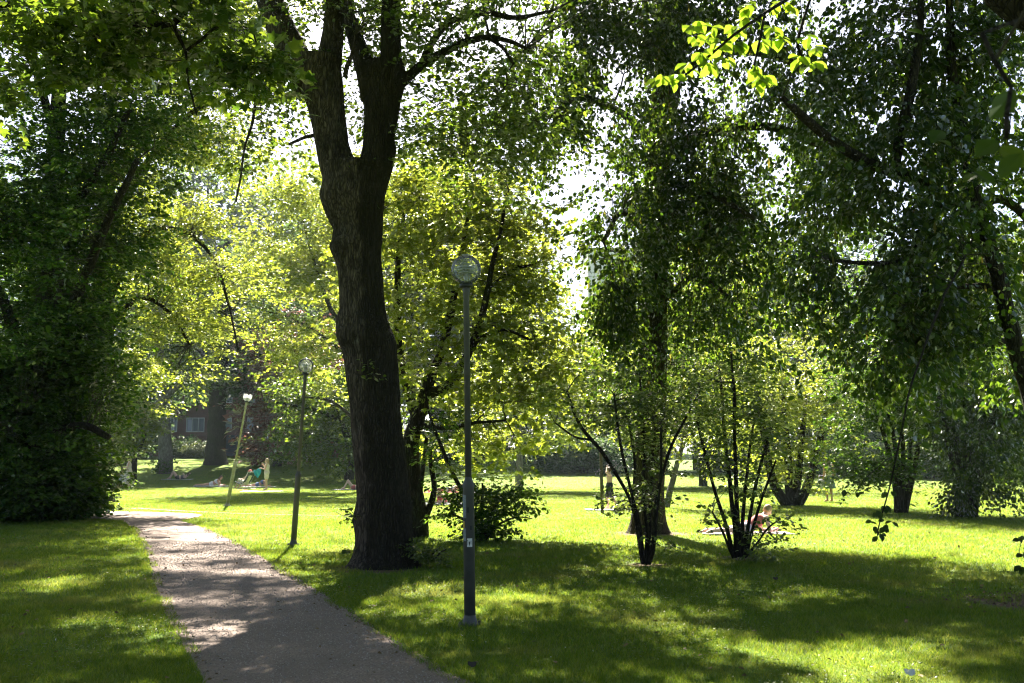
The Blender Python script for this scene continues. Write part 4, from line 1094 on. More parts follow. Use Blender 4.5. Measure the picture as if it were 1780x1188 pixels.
edge_tree = [o for o in COL.objects if o.get('label', '').startswith('dark tree at the right edge')][0]
hand_leaves([(1560, 800, 11.6, 3, 20), (1556, 830, 11.6, 3, 14), (1548, 855, 11.5, 3, 16), (1540, 880, 11.45, 3, 14), (1532, 895, 11.4, 4, 22), (1522, 912, 11.4, 4, 18), (1540, 916, 11.4, 4, 18), (1528, 930, 11.4, 4, 14), (1550, 905, 11.4, 2, 10), (1512, 905, 11.4, 2, 10), (1470, 852, 11.5, 3, 12), (1492, 856, 11.5, 3, 10), (1772, 940, 11, 3, 10), (1778, 962, 11, 3, 8), (1770, 985, 11, 3, 12), (1788, 950, 11, 3, 16)],
            'leaves', 'leaf_elm', .085, edge_tree, 1.1)
_tb = MB(); _b = np.array(edge_tree.location)
for pts in ([P(1600, 770, 12.0), P(1540, 800, 11.6), P(1500, 835, 11.5), P(1470, 846, 11.5)], [P(1860, 880, 11.2), P(1810, 920, 11.1), P(1775, 940, 11), P(1768, 978, 11)]): _tb.tube(np.array(pts) - _b, [.008, .005, .004, .002], 5)
tag(_tb.build('branches', M['twig'], edge_tree), kind='stuff')

# ------------------------------------------------------------------ trees on the far side of the meadow
Yb = 63.5
vase('spreading_tree', 'small spreading tree with tiered boughs beyond the two leaning lamps', (606, 834), Yb,
     [[(606, 836, 9), (612, 800, 6.5), (606, 770, 6), (590, 730, 5), (570, 690, 4), (555, 640, 3)], [(610, 790, 5), (640, 750, 4), (650, 700, 3)], [(606, 770, 4.5), (560, 760, 3.5), (500, 740, 2.5)], [(590, 730, 4), (540, 710, 3), (480, 700, 2)]],
     [(530, 740, Yb, 85, 45, 3.5, 150), (600, 700, Yb, 70, 70, 3.5, 140), (500, 690, Yb, 60, 40, 2.5, 70), (560, 790, Yb, 70, 25, 2.5, 46), (650, 760, Yb, 50, 50, 2.5, 60), (590, 630, Yb, 60, 60, 3, 90)], 'leaf_lime', size=.26, m=20, L=1.1, bark='bark_far', clump=.2)
vase('copper_beech', 'reddish purple copper beech behind the tiered tree', (482, 811), 73.5,
     [[(482, 813, 8), (484, 740, 6), (488, 650, 5), (490, 560, 3)]], [(475, 650, 73.5, 50, 80, 4, 200), (500, 740, 73.5, 50, 55, 4, 150), (545, 640, 73.5, 80, 100, 4, 170), (465, 780, 73.5, 25, 22, 2, 40)], 'leaf_copper', size=.36, m=20, L=1.4, bark='bark_far', clump=.2)
vase('park_tree', 'sunlit tree seen left of the forked trunk with fine radiating twigs', (640, 852), 54.0,
     [[(640, 854, 10), (636, 760, 8), (625, 660, 7), (600, 590, 5), (560, 500, 3), (530, 400, 2)], [(628, 680, 5), (590, 610, 3.5), (520, 560, 2), (460, 540, 1.2)], [(620, 640, 5), (620, 540, 4), (610, 420, 3), (600, 330, 2)], [(636, 750, 4), (580, 700, 2.5), (520, 690, 1.2)]],
     [(530, 420, 54.0, 75, 110, 2.8, 200), (560, 540, 54.0, 80, 80, 2.6, 180), (480, 520, 54.0, 60, 70, 2.2, 105), (610, 400, 54.0, 60, 130, 2.6, 150), (500, 610, 54.0, 60, 40, 2, 60), (570, 640, 54.0, 60, 50, 2, 70), (690, 330, 54.0, 60, 110, 2.4, 120), (540, 330, 54.0, 90, 60, 2.4, 90), (450, 420, 54.0, 50, 70, 2, 60), (770, 320, 54.0, 70, 50, 2.4, 80)], 'leaf_maple', size=.19, m=24, L=.95, bark='bark_far', clump=.35)
vase('park_tree', 'stout grey trunk standing before the brick building', (375, 808), 75.0,
     [[(375, 811, 24), (375, 790, 18), (377, 740, 16), (380, 680, 15), (386, 600, 12), (390, 520, 9), (395, 420, 6)], [(384, 620, 8), (350, 540, 6), (300, 470, 4)], [(388, 560, 7), (440, 480, 5), (470, 400, 3)]],
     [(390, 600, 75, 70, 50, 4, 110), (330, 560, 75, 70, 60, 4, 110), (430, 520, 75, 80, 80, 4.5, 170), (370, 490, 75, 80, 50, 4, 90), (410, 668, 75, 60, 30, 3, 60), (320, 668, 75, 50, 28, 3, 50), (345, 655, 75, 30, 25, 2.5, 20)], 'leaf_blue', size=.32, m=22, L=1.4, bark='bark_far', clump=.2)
vase('park_tree', 'pale blotched trunk with one low limb bending right, ivy at its foot', (287, 823), 68.0,
     [[(287, 825, 15), (288, 790, 12), (286, 740, 11), (280, 690, 10), (276, 620, 9), (272, 540, 7), (268, 440, 5)], [(281, 700, 7), (300, 678, 6), (330, 655, 5.5), (358, 652, 4.5), (385, 662, 3)], [(270, 560, 5), (310, 480, 3.5), (350, 440, 2.5)]],
     [(290, 560, 68.0, 75, 70, 3.4, 70), (250, 470, 68.0, 90, 90, 3.6, 60), (370, 640, 68.0, 40, 30, 2, 26), (300, 630, 68.0, 40, 40, 2.2, 26)], 'leaf_lime', size=.27, m=22, L=1.0, bark='bark_pale', clump=.25, zmin=.02)
blot = [o for o in COL.objects if o.get('label', '').startswith('pale blotched trunk')][0]
_g = G(287, 823)
sprig(blot, [(_g + np.array([R.normal(0, .75), -.45 + R.normal(0, .2), R.uniform(.1, .9)]), (R.normal(0, 1), -.6, .6)) for _ in range(26)], 'leaf_dark', .14, 22, .38, 'ivy')
vase('shrub', 'light green bushy small tree at the edge of the dark left tree', (232, 838), 61.5,
     [[(232, 840, 6), (234, 800, 4.5), (236, 750, 3.5), (240, 690, 2)], [(234, 800, 3), (252, 760, 2.2), (266, 720, 1.4)]], [(238, 725, 61.5, 44, 46, 1.6, 150), (225, 770, 61.5, 34, 22, 1, 50), (262, 735, 61.5, 22, 30, .8, 36), (215, 690, 61.5, 30, 30, 1, 40)], 'leaf_maple', size=.2, m=20, L=.75, cat='small tree', clump=.5)
vase('park_tree', 'tree with a bare beige trunk on the meadow behind the maple', (903, 853), 53.0,
     [[(903, 855, 8), (903, 820, 6), (905, 770, 5.5), (908, 700, 4.5), (905, 620, 3)]], [(905, 700, 53.0, 75, 60, 2.6, 110), (960, 640, 53.0, 70, 60, 2.6, 110), (900, 610, 53.0, 90, 70, 2.8, 130), (980, 740, 53.0, 45, 40, 2, 50), (1000, 600, 53.0, 50, 70, 2.2, 80)], 'leaf_maple', size=.19, m=22, L=.85, bark='bark_pale', clump=.35)
vase('park_tree', 'sunlit tree on the meadow seen between the two many-stemmed shrubs', (1222, 846), 60.0,
     [[(1222, 848, 8), (1222, 800, 6), (1220, 720, 5), (1216, 620, 3.5), (1214, 500, 2)]], [(1200, 700, 60, 90, 65, 3.2, 170), (1240, 600, 60, 90, 80, 3.4, 190), (1150, 620, 60, 70, 80, 3, 120), (1290, 690, 60, 60, 60, 2.6, 90), (1220, 480, 60, 90, 80, 3.4, 160), (1100, 740, 60, 50, 45, 2.4, 60)], 'leaf_maple', size=.24, m=22, L=1.0, bark='bark_far', clump=.25)
vase('birch', 'slim pale birch leaning right beside the mossy trunk', (1158, 882), 34.0,
     [[(1158, 884, 6), (1166, 850, 5), (1175, 815, 4.5), (1186, 770, 4), (1200, 700, 3), (1210, 620, 2)]], [(1200, 690, 34, 55, 60, 1.4, 60), (1215, 620, 34, 50, 60, 1.4, 60), (1180, 770, 34, 35, 25, .9, 16)], 'leaf_maple', size=.11, m=20, L=.5, bark='bark_pale', clump=.4)

# ------------------------------------------------------------------ the wood beyond the meadow
def far_proto(label, leaf, h, r, seed):
    b = (0, 0, 0)
    ls = [([(0, 0, 0), (.1, 0, h * .25), (-.1, .1, h * .5), (.1, 0, h * .85)], [.55, .4, .28, .08])]
    for k in range(5):
        a = seed + k * 1.26; z = h * (.25 + .09 * k)
        ls.append(([(0, 0, z), (math.cos(a) * r * .4, math.sin(a) * r * .4, z + h * .12), (math.cos(a) * r * .8, math.sin(a) * r * .8, z + h * .2)], [.2, .13, .05]))
    wb = []
    for k in range(9):
        a = seed + k * 2.4; z = h * (.22 + .07 * k); rr = r * (.62 if k < 7 else .3)
        wb.append(((math.cos(a) * rr * .7, math.sin(a) * rr * .7, z), (r * .55, r * .55, h * .12), 62))
    wb.append(((0, 0, h * .55), (r * .7, r * .7, h * .33), 180)); wb.append(((0, 0, h * .9), (r * .45, r * .45, h * .12), 60))
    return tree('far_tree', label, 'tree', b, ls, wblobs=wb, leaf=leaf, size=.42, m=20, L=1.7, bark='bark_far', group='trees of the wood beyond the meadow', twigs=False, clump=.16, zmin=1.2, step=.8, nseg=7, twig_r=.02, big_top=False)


LB = {'a': 'mid green tree standing in the wood behind the meadow', 'b': 'bluish green tree standing in the wood behind the meadow', 'c': 'yellow green tree standing in the wood behind the meadow'}
protos = {'a': far_proto(LB['a'], 'leaf_far', 22, 5.6, 0.3), 'b': far_proto(LB['b'], 'leaf_blue', 24, 5.8, 1.7), 'c': far_proto(LB['c'], 'leaf_maple', 18, 5.0, 3.1)}
used = set()


def far_tree(px, d, k, s, rz):
    x = (px - 890) / FPX * d
    r_ = protos[k] if k not in used else copy_tree(protos[k])
    used.add(k)
    r_.location = (x, d, float(hz(x, d)) - .05); r_.rotation_euler = (0, 0, rz); r_.scale = (s, s, s)


for px, d, k, s in [(215, 92, 'b', 1.05), (300, 118, 'a', 1.55), (350, 122, 'b', 1.6), (440, 122, 'a', 1.6), (520, 112, 'a', 1.45), (600, 104, 'c', 1.6), (560, 92, 'b', .95), (690, 96, 'a', 1.3), (650, 118, 'b', 1.3), (760, 94, 'c', 1.55), (800, 112, 'a', 1.6),
                    (850, 98, 'a', 1.25), (905, 90, 'b', .80), (940, 98, 'b', .78), (985, 92, 'a', .52), (1030, 86, 'c', .62), (1090, 94, 'a', .72), (1150, 88, 'c', .85), (1210, 96, 'b', .95), (1270, 86, 'c', .95), (1330, 92, 'a', 1.0), (1300, 112, 'b', 1.2),
                    (1400, 86, 'c', .95), (1460, 95, 'a', 1.0), (1530, 88, 'b', .95), (1590, 96, 'c', 1.05), (1660, 90, 'a', .95), (1740, 94, 'b', 1.0), (1820, 88, 'a', 1.0), (130, 98, 'a', 1.1), (40, 92, 'b', 1.1), (-60, 98, 'a', 1.1)]:
    far_tree(px, d, k, s, px * .37)

# undergrowth: rounded bushes along the foot of the wood
def bush_proto(label, leaf):
    wb = [((R.normal(0, 1.2), R.normal(0, .7), R.uniform(.6, 1.9)), (1.3, 1.0, .9), 40) for _ in range(7)]
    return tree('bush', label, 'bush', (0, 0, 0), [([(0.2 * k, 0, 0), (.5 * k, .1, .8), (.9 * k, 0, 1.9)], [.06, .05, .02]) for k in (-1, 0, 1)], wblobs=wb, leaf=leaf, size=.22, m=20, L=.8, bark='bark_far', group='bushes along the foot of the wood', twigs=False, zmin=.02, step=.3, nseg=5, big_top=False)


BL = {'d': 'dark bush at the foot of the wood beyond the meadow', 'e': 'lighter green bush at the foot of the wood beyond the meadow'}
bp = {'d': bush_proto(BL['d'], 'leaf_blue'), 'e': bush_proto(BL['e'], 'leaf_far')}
bu = set()
for px, d, k, s in [(640, 92, 'd', 1.0), (690, 84, 'e', 1.0), (740, 88, 'd', 1.1), (800, 82, 'd', 1.1), (850, 86, 'e', 1.0), (950, 74, 'd', 1.1), (985, 78, 'd', 1.2), (1015, 74, 'd', 1.1), (1045, 80, 'd', 1.3), (1090, 82, 'e', 1.0), (1250, 86, 'e', 1.0), (1300, 82, 'd', 1.2), (1350, 84, 'd', 1.0), (1410, 78, 'e', 1.1),
                    (1460, 74, 'd', 1.1), (1500, 78, 'd', 1.3), (1550, 74, 'd', 1.2), (1610, 70, 'e', 1.1), (1660, 74, 'd', 1.3), (1710, 68, 'd', 1.3), (1750, 72, 'd', 1.3), (1790, 68, 'e', 1.2), (1840, 70, 'd', 1.2), (255, 84, 'd', 1.0), (210, 78, 'd', 1.1), (330, 86, 'd', .7), (350, 84, 'e', .5), (90, 76, 'd', 1.2), (20, 78, 'e', 1.2), (160, 76, 'd', 1.2), (470, 93, 'd', .8), (560, 90, 'e', .8)]:
    r_ = bp[k] if k not in bu else copy_tree(bp[k]); bu.add(k)
    x = (px - 890) / FPX * d; r_.location = (x, d, float(hz(x, d)) - .05); r_.rotation_euler = (0, 0, px * .7); r_.scale = (s, s, s)

# ------------------------------------------------------------------ buildings
def brick_material():
    m, nt, out = new_mat('red brick'); L = nt.links
    b = N(nt, 'BsdfPrincipled'); b.inputs['Roughness'].default_value = .9
    tc = N(nt, 'TexCoord'); mp = N(nt, 'Mapping'); mp.inputs['Rotation'].default_value = (math.pi / 2, 0, 0); L.new(tc.outputs['Object'], mp.inputs[0])
    br = N(nt, 'TexBrick'); br.inputs['Scale'].default_value = 1; br.inputs['Brick Width'].default_value = .25; br.inputs['Row Height'].default_value = .075; br.inputs['Mortar Size'].default_value = .008
    br.inputs['Color1'].default_value = (.20, .065, .06, 1); br.inputs['Color2'].default_value = (.15, .05, .045, 1); br.inputs['Mortar'].default_value = (.2, .16, .15, 1)
    L.new(mp.outputs[0], br.inputs['Vector']); L.new(br.outputs[0], b.inputs['Base Color']); L.new(b.outputs[0], out.inputs[0])
    return m


M['brick'] = brick_material(); M['white'] = plain('white window paint', (.78, .78, .76), .5); M['roof'] = plain('dark roof', (.06, .055, .055), .8)
M['door_red'] = plain('dark red door', (.12, .02, .025), .5); M['door_blue'] = plain('dark blue door', (.02, .03, .06), .5)
gm, gnt, gout = new_mat('window glass'); gb = N(gnt, 'BsdfPrincipled'); gb.inputs['Base Color'].default_value = (.18, .20, .21, 1); gb.inputs['Roughness'].default_value = .08; gb.inputs['Specular IOR Level'].default_value = .8
gnt.links.new(gb.outputs[0], gout.inputs[0]); M['glass'] = gm


def wall_with_holes(x0, x1, z0, z1, holes, y, th):
    """front wall as boxes between the openings (holes: x0,x1,z0,z1 in rows that do not overlap)"""
    mb = MB()
    zs = sorted({z0, z1, *[h[2] for h in holes], *[h[3] for h in holes]})
    for a, b in zip(zs[:-1], zs[1:]):
        row = sorted([h for h in holes if h[2] <= a + 1e-6 and h[3] >= b - 1e-6])
        x = x0
        for h in row:
            if h[0] > x: mb.box(((x + h[0]) / 2, y, (a + b) / 2), (h[0] - x, th, b - a))
            x = h[1]
        if x1 > x: mb.box(((x + x1) / 2, y, (a + b) / 2), (x1 - x, th, b - a))
    return mb


def make_brick_building():
    d = 103.0; x0, x1 = -44.0, -14.0; cx = (x0 + x1) / 2; W = x1 - x0
    g = float(hz(cx, d)) - .1
    root = empty('brick_building', (cx, d, g), 'long red brick building with white framed windows behind the far left trees', 'building')
    wins, doors = [], []
    zb = 1.6 + (800 - 752) / FPX * d - g; zt = 1.6 + (800 - 727) / FPX * d - g
    for px0, px1 in [(298, 311), (326, 358), (382, 405), (431, 446), (470, 492), (515, 537), (250, 272)]:
        a, b = [(q - 890) / FPX * d - cx for q in (px0, px1)]
        wins.append((a, b, zb, zt)); wins.append((a, b, zb + 3.0, zt + 3.0))
    for px0, px1, c in [(318, 362, 'door_red'), (386, 424, 'door_blue'), (440, 470, 'door_blue')]:
        a, b = [(q - 890) / FPX * d - cx for q in (px0, px1)]
        doors.append((a, b, 0.02, 2.25, c))
    wall_with_holes(-W / 2, W / 2, 0, 8.6, wins + [q[:4] for q in doors], 0, .35).build('wall', M['brick'], root, False)
    MB().box((0, 5.2, 4.3), (W, 10, 8.6)).build('rear_walls', M['brick'], root, False)
    MB().add([[-W / 2 - .4, -.6, 8.61], [W / 2 + .4, -.6, 8.61], [W / 2 + .4, 10.8, 8.61], [-W / 2 - .4, 10.8, 8.61], [-W / 2 - .4, 5, 12], [W / 2 + .4, 5, 12]], [(0, 1, 5, 4), (2, 3, 4, 5), (0, 4, 3), (1, 2, 5), (0, 3, 2, 1)]).build('roof', M['roof'], root, False)
    for a, b, z0, z1 in wins:
        f = MB(); w_ = .09; y = -.08
        f.box(((a + b) / 2, y, z0 + w_ / 2), (b - a, .12, w_)).box(((a + b) / 2, y, z1 - w_ / 2), (b - a, .12, w_)).box((a + w_ / 2, y, (z0 + z1) / 2), (w_, .12, z1 - z0 - 2 * w_)).box((b - w_ / 2, y, (z0 + z1) / 2), (w_, .12, z1 - z0 - 2 * w_))
        nm = 2 if b - a > 1.6 else 1
        for k in range(1, nm + 1):
            xm = a + (b - a) * k / (nm + 1); f.box((xm, y, (z0 + z1) / 2), (.10, .115, z1 - z0 - 2 * w_))
        fo = f.build('window', M['white'], root, False)
        MB().box(((a + b) / 2, -.02, (z0 + z1) / 2), (b - a - .1, .02, z1 - z0 - .1)).build('pane', M['glass'], fo, False)
    for a, b, z0, z1, c in doors:
        dm = MB(); n = 5
        for k in range(n):
            zz = z0 + (z1 - z0) * (k + .5) / n; dm.box(((a + b) / 2, -.02, zz), (b - a - .04, .06, (z1 - z0) / n - .02))
        dm.build('garage_door', M[c], root, False)


make_brick_building()


def panel_material():
    m, nt, out = new_mat('pale facade panels'); L = nt.links
    b = N(nt, 'BsdfPrincipled'); b.inputs['Roughness'].default_value = .8
    tc = N(nt, 'TexCoord'); mp = N(nt, 'Mapping'); mp.inputs['Rotation'].default_value = (math.pi / 2, 0, 0); L.new(tc.outputs['Object'], mp.inputs[0])
    br = N(nt, 'TexBrick'); br.offset = 0; br.inputs['Scale'].default_value = 1; br.inputs['Brick Width'].default_value = .9; br.inputs['Row Height'].default_value = 2.8; br.inputs['Mortar Size'].default_value = .05
    br.inputs['Color1'].default_value = (.84, .76, .75, 1); br.inputs['Color2'].default_value = (.80, .73, .72, 1); br.inputs['Mortar'].default_value = (.46, .40, .40, 1)
    L.new(mp.outputs[0], br.inputs['Vector']); L.new(br.outputs[0], b.inputs['Base Color']); L.new(b.outputs[0], out.inputs[0])
    return m


M['panel'] = panel_material()


def block(name, label, px0, px1, py_top, d, depth, rows, cols, zmin):
    x0, x1 = [(q - 890) / FPX * d for q in (px0, px1)]; h = CAM_H + (800 - py_top) / FPX * d; cx = (x0 + x1) / 2; W = x1 - x0
    g = float(hz(cx, d)) - .2; h -= g
    root = empty(name, (cx, d, g), label, 'building')
    wins = []
    for r_ in range(rows):
        for c in range(cols):
            xc = -W / 2 + W * (c + .5) / cols + (W * .12 if cols < 3 else 0); z = zmin + r_ * 2.9
            wins.append((xc - .7, xc + .7, z, z + 1.4))
    wall_with_holes(-W / 2, W / 2, 0, h, wins, 0, .3).build('wall', M['panel'], root, False)
    MB().box((0, depth / 2 + .16, h / 2 - .01), (W, depth, h - .02)).build('rear_walls', M['panel'], root, False)
    MB().box((0, depth / 2 - .1, h + .15), (W + .1, depth + .7, .3)).build('roof', M['roof'], root, False)
    for a, b, z0, z1 in wins:
        f = MB(); y = -.06
        f.box(((a + b) / 2, y, z0 + .04), (b - a, .12, .08)).box(((a + b) / 2, y, z1 - .04), (b - a, .12, .08)).box((a + .04, y, (z0 + z1) / 2), (.08, .12, z1 - z0 - .16)).box((b - .04, y, (z0 + z1) / 2), (.08, .12, z1 - z0 - .16)).box(((a + b) / 2, y, (z0 + z1) / 2), (.08, .115, z1 - z0 - .16))
        fo = f.build('window', M['white'], root, False)
        MB().box(((a + b) / 2, -.02, (z0 + z1) / 2), (b - a - .1, .02, z1 - z0 - .1)).build('pane', M['glass'], fo, False)


block('tower_block', 'tall pale pinkish block rising above the trees in the sky gap', 1024, 1150, 431, 152.0, 14, 0, 0, 3)
block('pale_house', 'pale house half hidden by leaves behind the right edge trees', 1690, 1850, 690, 104.0, 9, 2, 6, 1.0)

# ------------------------------------------------------------------ parked red car
def make_car():
    d = 96.0; x = (313 - 890) / FPX * d
    root = empty('parked_car', (x, d, float(hz(x, d))), 'small red car parked in the shade before the brick building', 'car', rz=math.radians(62))
    paint = plain('red paint', (.42, .012, .02), .25, var=.1); rubber = plain('tyre rubber', (.02, .02, .02), .9); steel = plain('rim', (.5, .5, .52), .35, 1.0); lamp = plain('lamp lens', (.6, .6, .58), .15)
    prof = [(-1.95, .35), (-2.0, .62), (-1.9, .86), (-1.2, .95), (-.55, 1.38), (.1, 1.46), (.9, 1.42), (1.6, 1.02), (1.92, .95), (1.98, .6), (1.92, .33)]
    mb = MB(); v = []; yw = [(-.80, .86), (-.84, 1.0), (.84, 1.0), (.80, .86)]
    for yq, sc_ in yw:
        for a, z in prof:
            pinch = 1 - .16 * max(0, (z - .9) / .55); v.append([a * (.985 if sc_ < 1 else 1), yq * pinch, z if sc_ == 1 else .33 + (z - .33) * .985])
    n = len(prof); fs = []
    for k in range(3):
        for i in range(n):
            j = (i + 1) % n; fs.append((k * n + i, (k + 1) * n + i, (k + 1) * n + j, k * n + j))
    fs += [list(range(n)), [3 * n + i for i in range(n)][::-1]]
    mb.add(v, fs); mb.build('body', paint, root, False)
    MB().add([[-1.16, -.66, 1.0], [-1.16, .66, 1.0], [-.58, .6, 1.37], [-.58, -.6, 1.37]], [(0, 1, 2, 3)]).build('windscreen', M['glass'], root, False).location = (-.03, 0, .03)
    MB().add([[1.56, -.66, 1.07], [1.56, .66, 1.07], [.95, .6, 1.40], [.95, -.6, 1.40]], [(0, 1, 2, 3)]).build('rear_window', M['glass'], root, False).location = (.04, 0, .03)
    for s_ in (-1, 1):
        MB().add([[-1.0, s_ * .845, 1.0], [1.35, s_ * .845, 1.0], [.85, s_ * .785, 1.34], [-.45, s_ * .785, 1.34]], [(0, 1, 2, 3)]).build('side_window', M['glass'], root, False).location = (0, .012 * s_, 0)
        MB().ell((-1.93, s_ * .6, .72), (.07, .16, .09)).build('headlight', lamp, root); MB().ell((1.93, s_ * .62, .8), (.06, .12, .1)).build('tail_light', M['door_red'], root)
        for xx in (-1.25, 1.25):
            t_ = MB(); prof2 = [(.18, -.1), (.30, -.1), (.33, -.06), (.33, .06), (.30, .1), (.18, .1)]; t_.lathe(prof2, n=20)
            wv = np.concatenate(t_.v); t_.v = [np.stack([wv[:, 0], wv[:, 2], wv[:, 1]], 1) + [xx, s_ * .77, .33]]
            wh = t_.build('wheel', rubber, root)
            r2 = MB(); r2.lathe([(.02, -.108), (.19, -.104), (.19, .104), (.02, .108)], n=16); wv = np.concatenate(r2.v); r2.v = [np.stack([wv[:, 0], wv[:, 2], wv[:, 1]], 1) + [xx, s_ * .77, .33]]; r2.build('rim', steel, wh)


make_car()

# ------------------------------------------------------------------ street lamps
M['pole'] = plain('grey green pole paint', (.085, .082, .076), .55, var=.3, scale=6, bump=.05, spec=.4)
M['pole2'] = plain('worn pale pole paint', (.44, .41, .34), .7, var=.6, scale=9, col2=(.22, .20, .16))
M['louvre'] = plain('aluminium louvre', (.45, .47, .48), .35, .8, var=.15); M['collar'] = plain('black collar', (.015, .016, .017), .5); M['globe'] = clear_mat('clear globe'); M['globe_old'] = clear_mat('dull globe', .35, .6)
M['sticker'] = plain('white sticker', (.72, .70, .66), .6, var=.12, scale=30); M['ink'] = plain('sticker ink', (.03, .03, .035), .7); M['sticker_y'] = plain('yellow sticker', (.45, .30, .04), .6); M['tube'] = plain('frosted lamp tube', (.55, .55, .5), .4)
M['grime'] = plain('grey scraped label', (.28, .30, .31), .8, var=.5, scale=40)


def lamp_parts(root, pole, broken=False):
    b = MB(); b.lathe([(.085, 0), (.088, .012), (.075, .03), (.060, .075), (.0565, .10)], n=28)
    for k in range(4):
        a = k * math.pi / 2 + .4; b.lathe([(.016, .012), (.016, .034), (.008, .04)], (math.cos(a) * .098, math.sin(a) * .098, 0), 8); b.box((math.cos(a) * .085, math.sin(a) * .085, .008), (.07, .045, .014), a)
    b.build('base_flange', pole, root)
    MB().lathe([(.055, .09), (.0545, 1.30), (.058, 1.31), (.058, 1.34), (.05, 1.36), (.036, 1.39), (.0325, 1.41)], n=28).build('lower_post', pole, root)
    MB().lathe([(.031, 1.40), (.030, 3.20), (.034, 3.21), (.036, 3.27), (.033, 3.285)], n=24).build('upper_post', pole, root)
    MB().lathe([(.05, 3.28), (.066, 3.285), (.068, 3.315), (.055, 3.325)], n=28).build('collar', M['collar'], root)
    R0 = .152; zc = 3.465; pr = []
    for k in range(22):
        a = -math.pi / 2 + .40 + (math.pi - .40 - .25) * k / 21; pr.append((R0 * math.cos(a), zc + R0 * math.sin(a)))
    g = MB(); n = 40
    if broken: pr = pr[:15]
    aa = np.linspace(0, 2 * math.pi, n, endpoint=False); v = np.concatenate([np.stack([r * np.cos(aa), r * np.sin(aa), np.full(n, z) + (R.uniform(-.03, .03, n) if broken and i == len(pr) - 1 else 0)], 1) for i, (r, z) in enumerate(pr)])
    g.add(v, [(k * n + i, k * n + (i + 1) % n, (k + 1) * n + (i + 1) % n, (k + 1) * n + i) for k in range(len(pr) - 1) for i in range(n)])
    go = g.build('globe', M['globe_old' if broken else 'globe'], root)
    if not broken: MB().lathe([(.02, zc + .1485), (.045, zc + .146), (.043, zc + .152), (.01, zc + .156)], n=24).build('globe_cap', M['louvre'], go)
    MB().lathe([(.022, 3.30), (.022, 3.43)], n=16).build('lamp_tube', M['tube'], root)
    for k in range(3):
        a = k * 2.09; MB().tube([(math.cos(a) * .035, math.sin(a) * .035, 3.31), (math.cos(a) * .035, math.sin(a) * .035, 3.43)], .004, 6).build('rod', M['louvre'], root)
    for k, (r_, z) in enumerate([(.075, 3.432), (.092, 3.458), (.096, 3.482)]):
        MB().lathe([(r_ * .45, z + .012), (r_, z - .006), (r_ + .002, z - .002), (r_ * .9, z + .012), (r_ * .3, z + .02)], n=32).build('louvre', M['louvre'], root)


def curved_patch(name, r_, a0, a1, z0, z1, mat, parent, n=8):
    v = []; a = np.linspace(a0, a1, n)
    for q in (0, .0012):
        for z in (z0, z1): v += [[math.sin(t) * (r_ + q), -math.cos(t) * (r_ + q), z] for t in a]
    f = []
    for i in range(n - 1):
        f += [(2 * n + i, 2 * n + i + 1, 3 * n + i + 1, 3 * n + i), (i, n + i, n + i + 1, i + 1)]
    mb = MB().add(v, f + [(0, n, 3 * n, 2 * n), (n - 1, 3 * n - 1, 4 * n - 1, 2 * n - 1)]); return mb.build(name, mat, parent, False)


def street_lamp(base, lean, label, pole, scale=1.0, broken=False, main=False):
    root = empty('street_lamp', base, label, 'street lamp', 'globe lamps along the path')
    lamp_parts(root, pole, broken)
    root.rotation_euler = (lean[1], lean[0], 0); root.scale = (scale,) * 3
    if main:
        st = curved_patch('sticker', .0556, -.30, .62, .745, .825, M['sticker'], root)
        cp = lambda pts, nm: MB().add([[math.sin(a) * .0575, -math.cos(a) * .0575, z] for a, z in pts], [list(range(len(pts)))]).build(nm, M['ink'], st, False)
        # dark bird-like mark with a small tick on either side, as on the photographed sticker
        cp([(-.02, .785), (.03, .765), (.10, .752), (.19, .77), (.27, .80), (.20, .797), (.13, .785), (.09, .80), (.04, .803)], 'print')
        cp([(-.21, .762), (-.16, .762), (-.17, .806), (-.22, .806)], 'print'); cp([(-.25, .800), (-.13, .800), (-.13, .811), (-.25, .811)], 'print')
        cp([(.33, .775), (.41, .765), (.44, .80), (.36, .808)], 'print')
        curved_patch('sticker', .0557, -1.35, -.42, 1.02, 1.24, M['grime'], root); curved_patch('sticker', .0557, -1.2, -.55, .99, 1.018, M['ink'], root)
        curved_patch('sticker', .0557, -1.3, -.75, 1.02 - .10, 1.02 - .032, M['sticker_y'], root); curved_patch('sticker', .0557, -1.25, -.5, .80, .92, M['grime'], root)
        curved_patch('sticker', .0557, .25, .55, .905, .945, M['ink'], root); curved_patch('sticker', .0557, -.25, .12, 1.07, 1.12, M['ink'], root)


g1 = G(817, 1088); street_lamp(g1, (math.radians(-.95), 0), 'nearest grey lamp post with a clear globe and stickers, on the lawn beside the path', M['pole'], 1.016, main=True)
g2 = G(510, 948); street_lamp(g2, (math.radians(2.6), 0), 'grey lamp post with a clear globe leaning slightly, left of the forked trunk', M['pole'], .985)
g3 = G(395, 880); street_lamp(g3, (math.radians(8.6), math.radians(-1)), 'pale stained lamp post with a broken globe leaning far over on the sunny meadow', M['pole2'], 1.12, True)

# wooden post on the meadow
gp_ = G(1047, 893)
M['wood'] = bark_mat('weathered post', (.10, .08, .05), (.26, .21, .13), moss=(.14, .14, .05), moss_amt=.5, zs=.08, scale=18)
wp = MB(); wp.lathe([(.048, 0), (.047, 1.2), (.045, 2.0), (.030, 2.02)], n=14)
wpo = wp.build('wooden_post', M['wood']); wpo.location = gp_; wpo.rotation_euler = (0, math.radians(-.8), 0)
tag(wpo, 'weathered round wooden post standing on the meadow before a bathing-shorts figure', 'post')

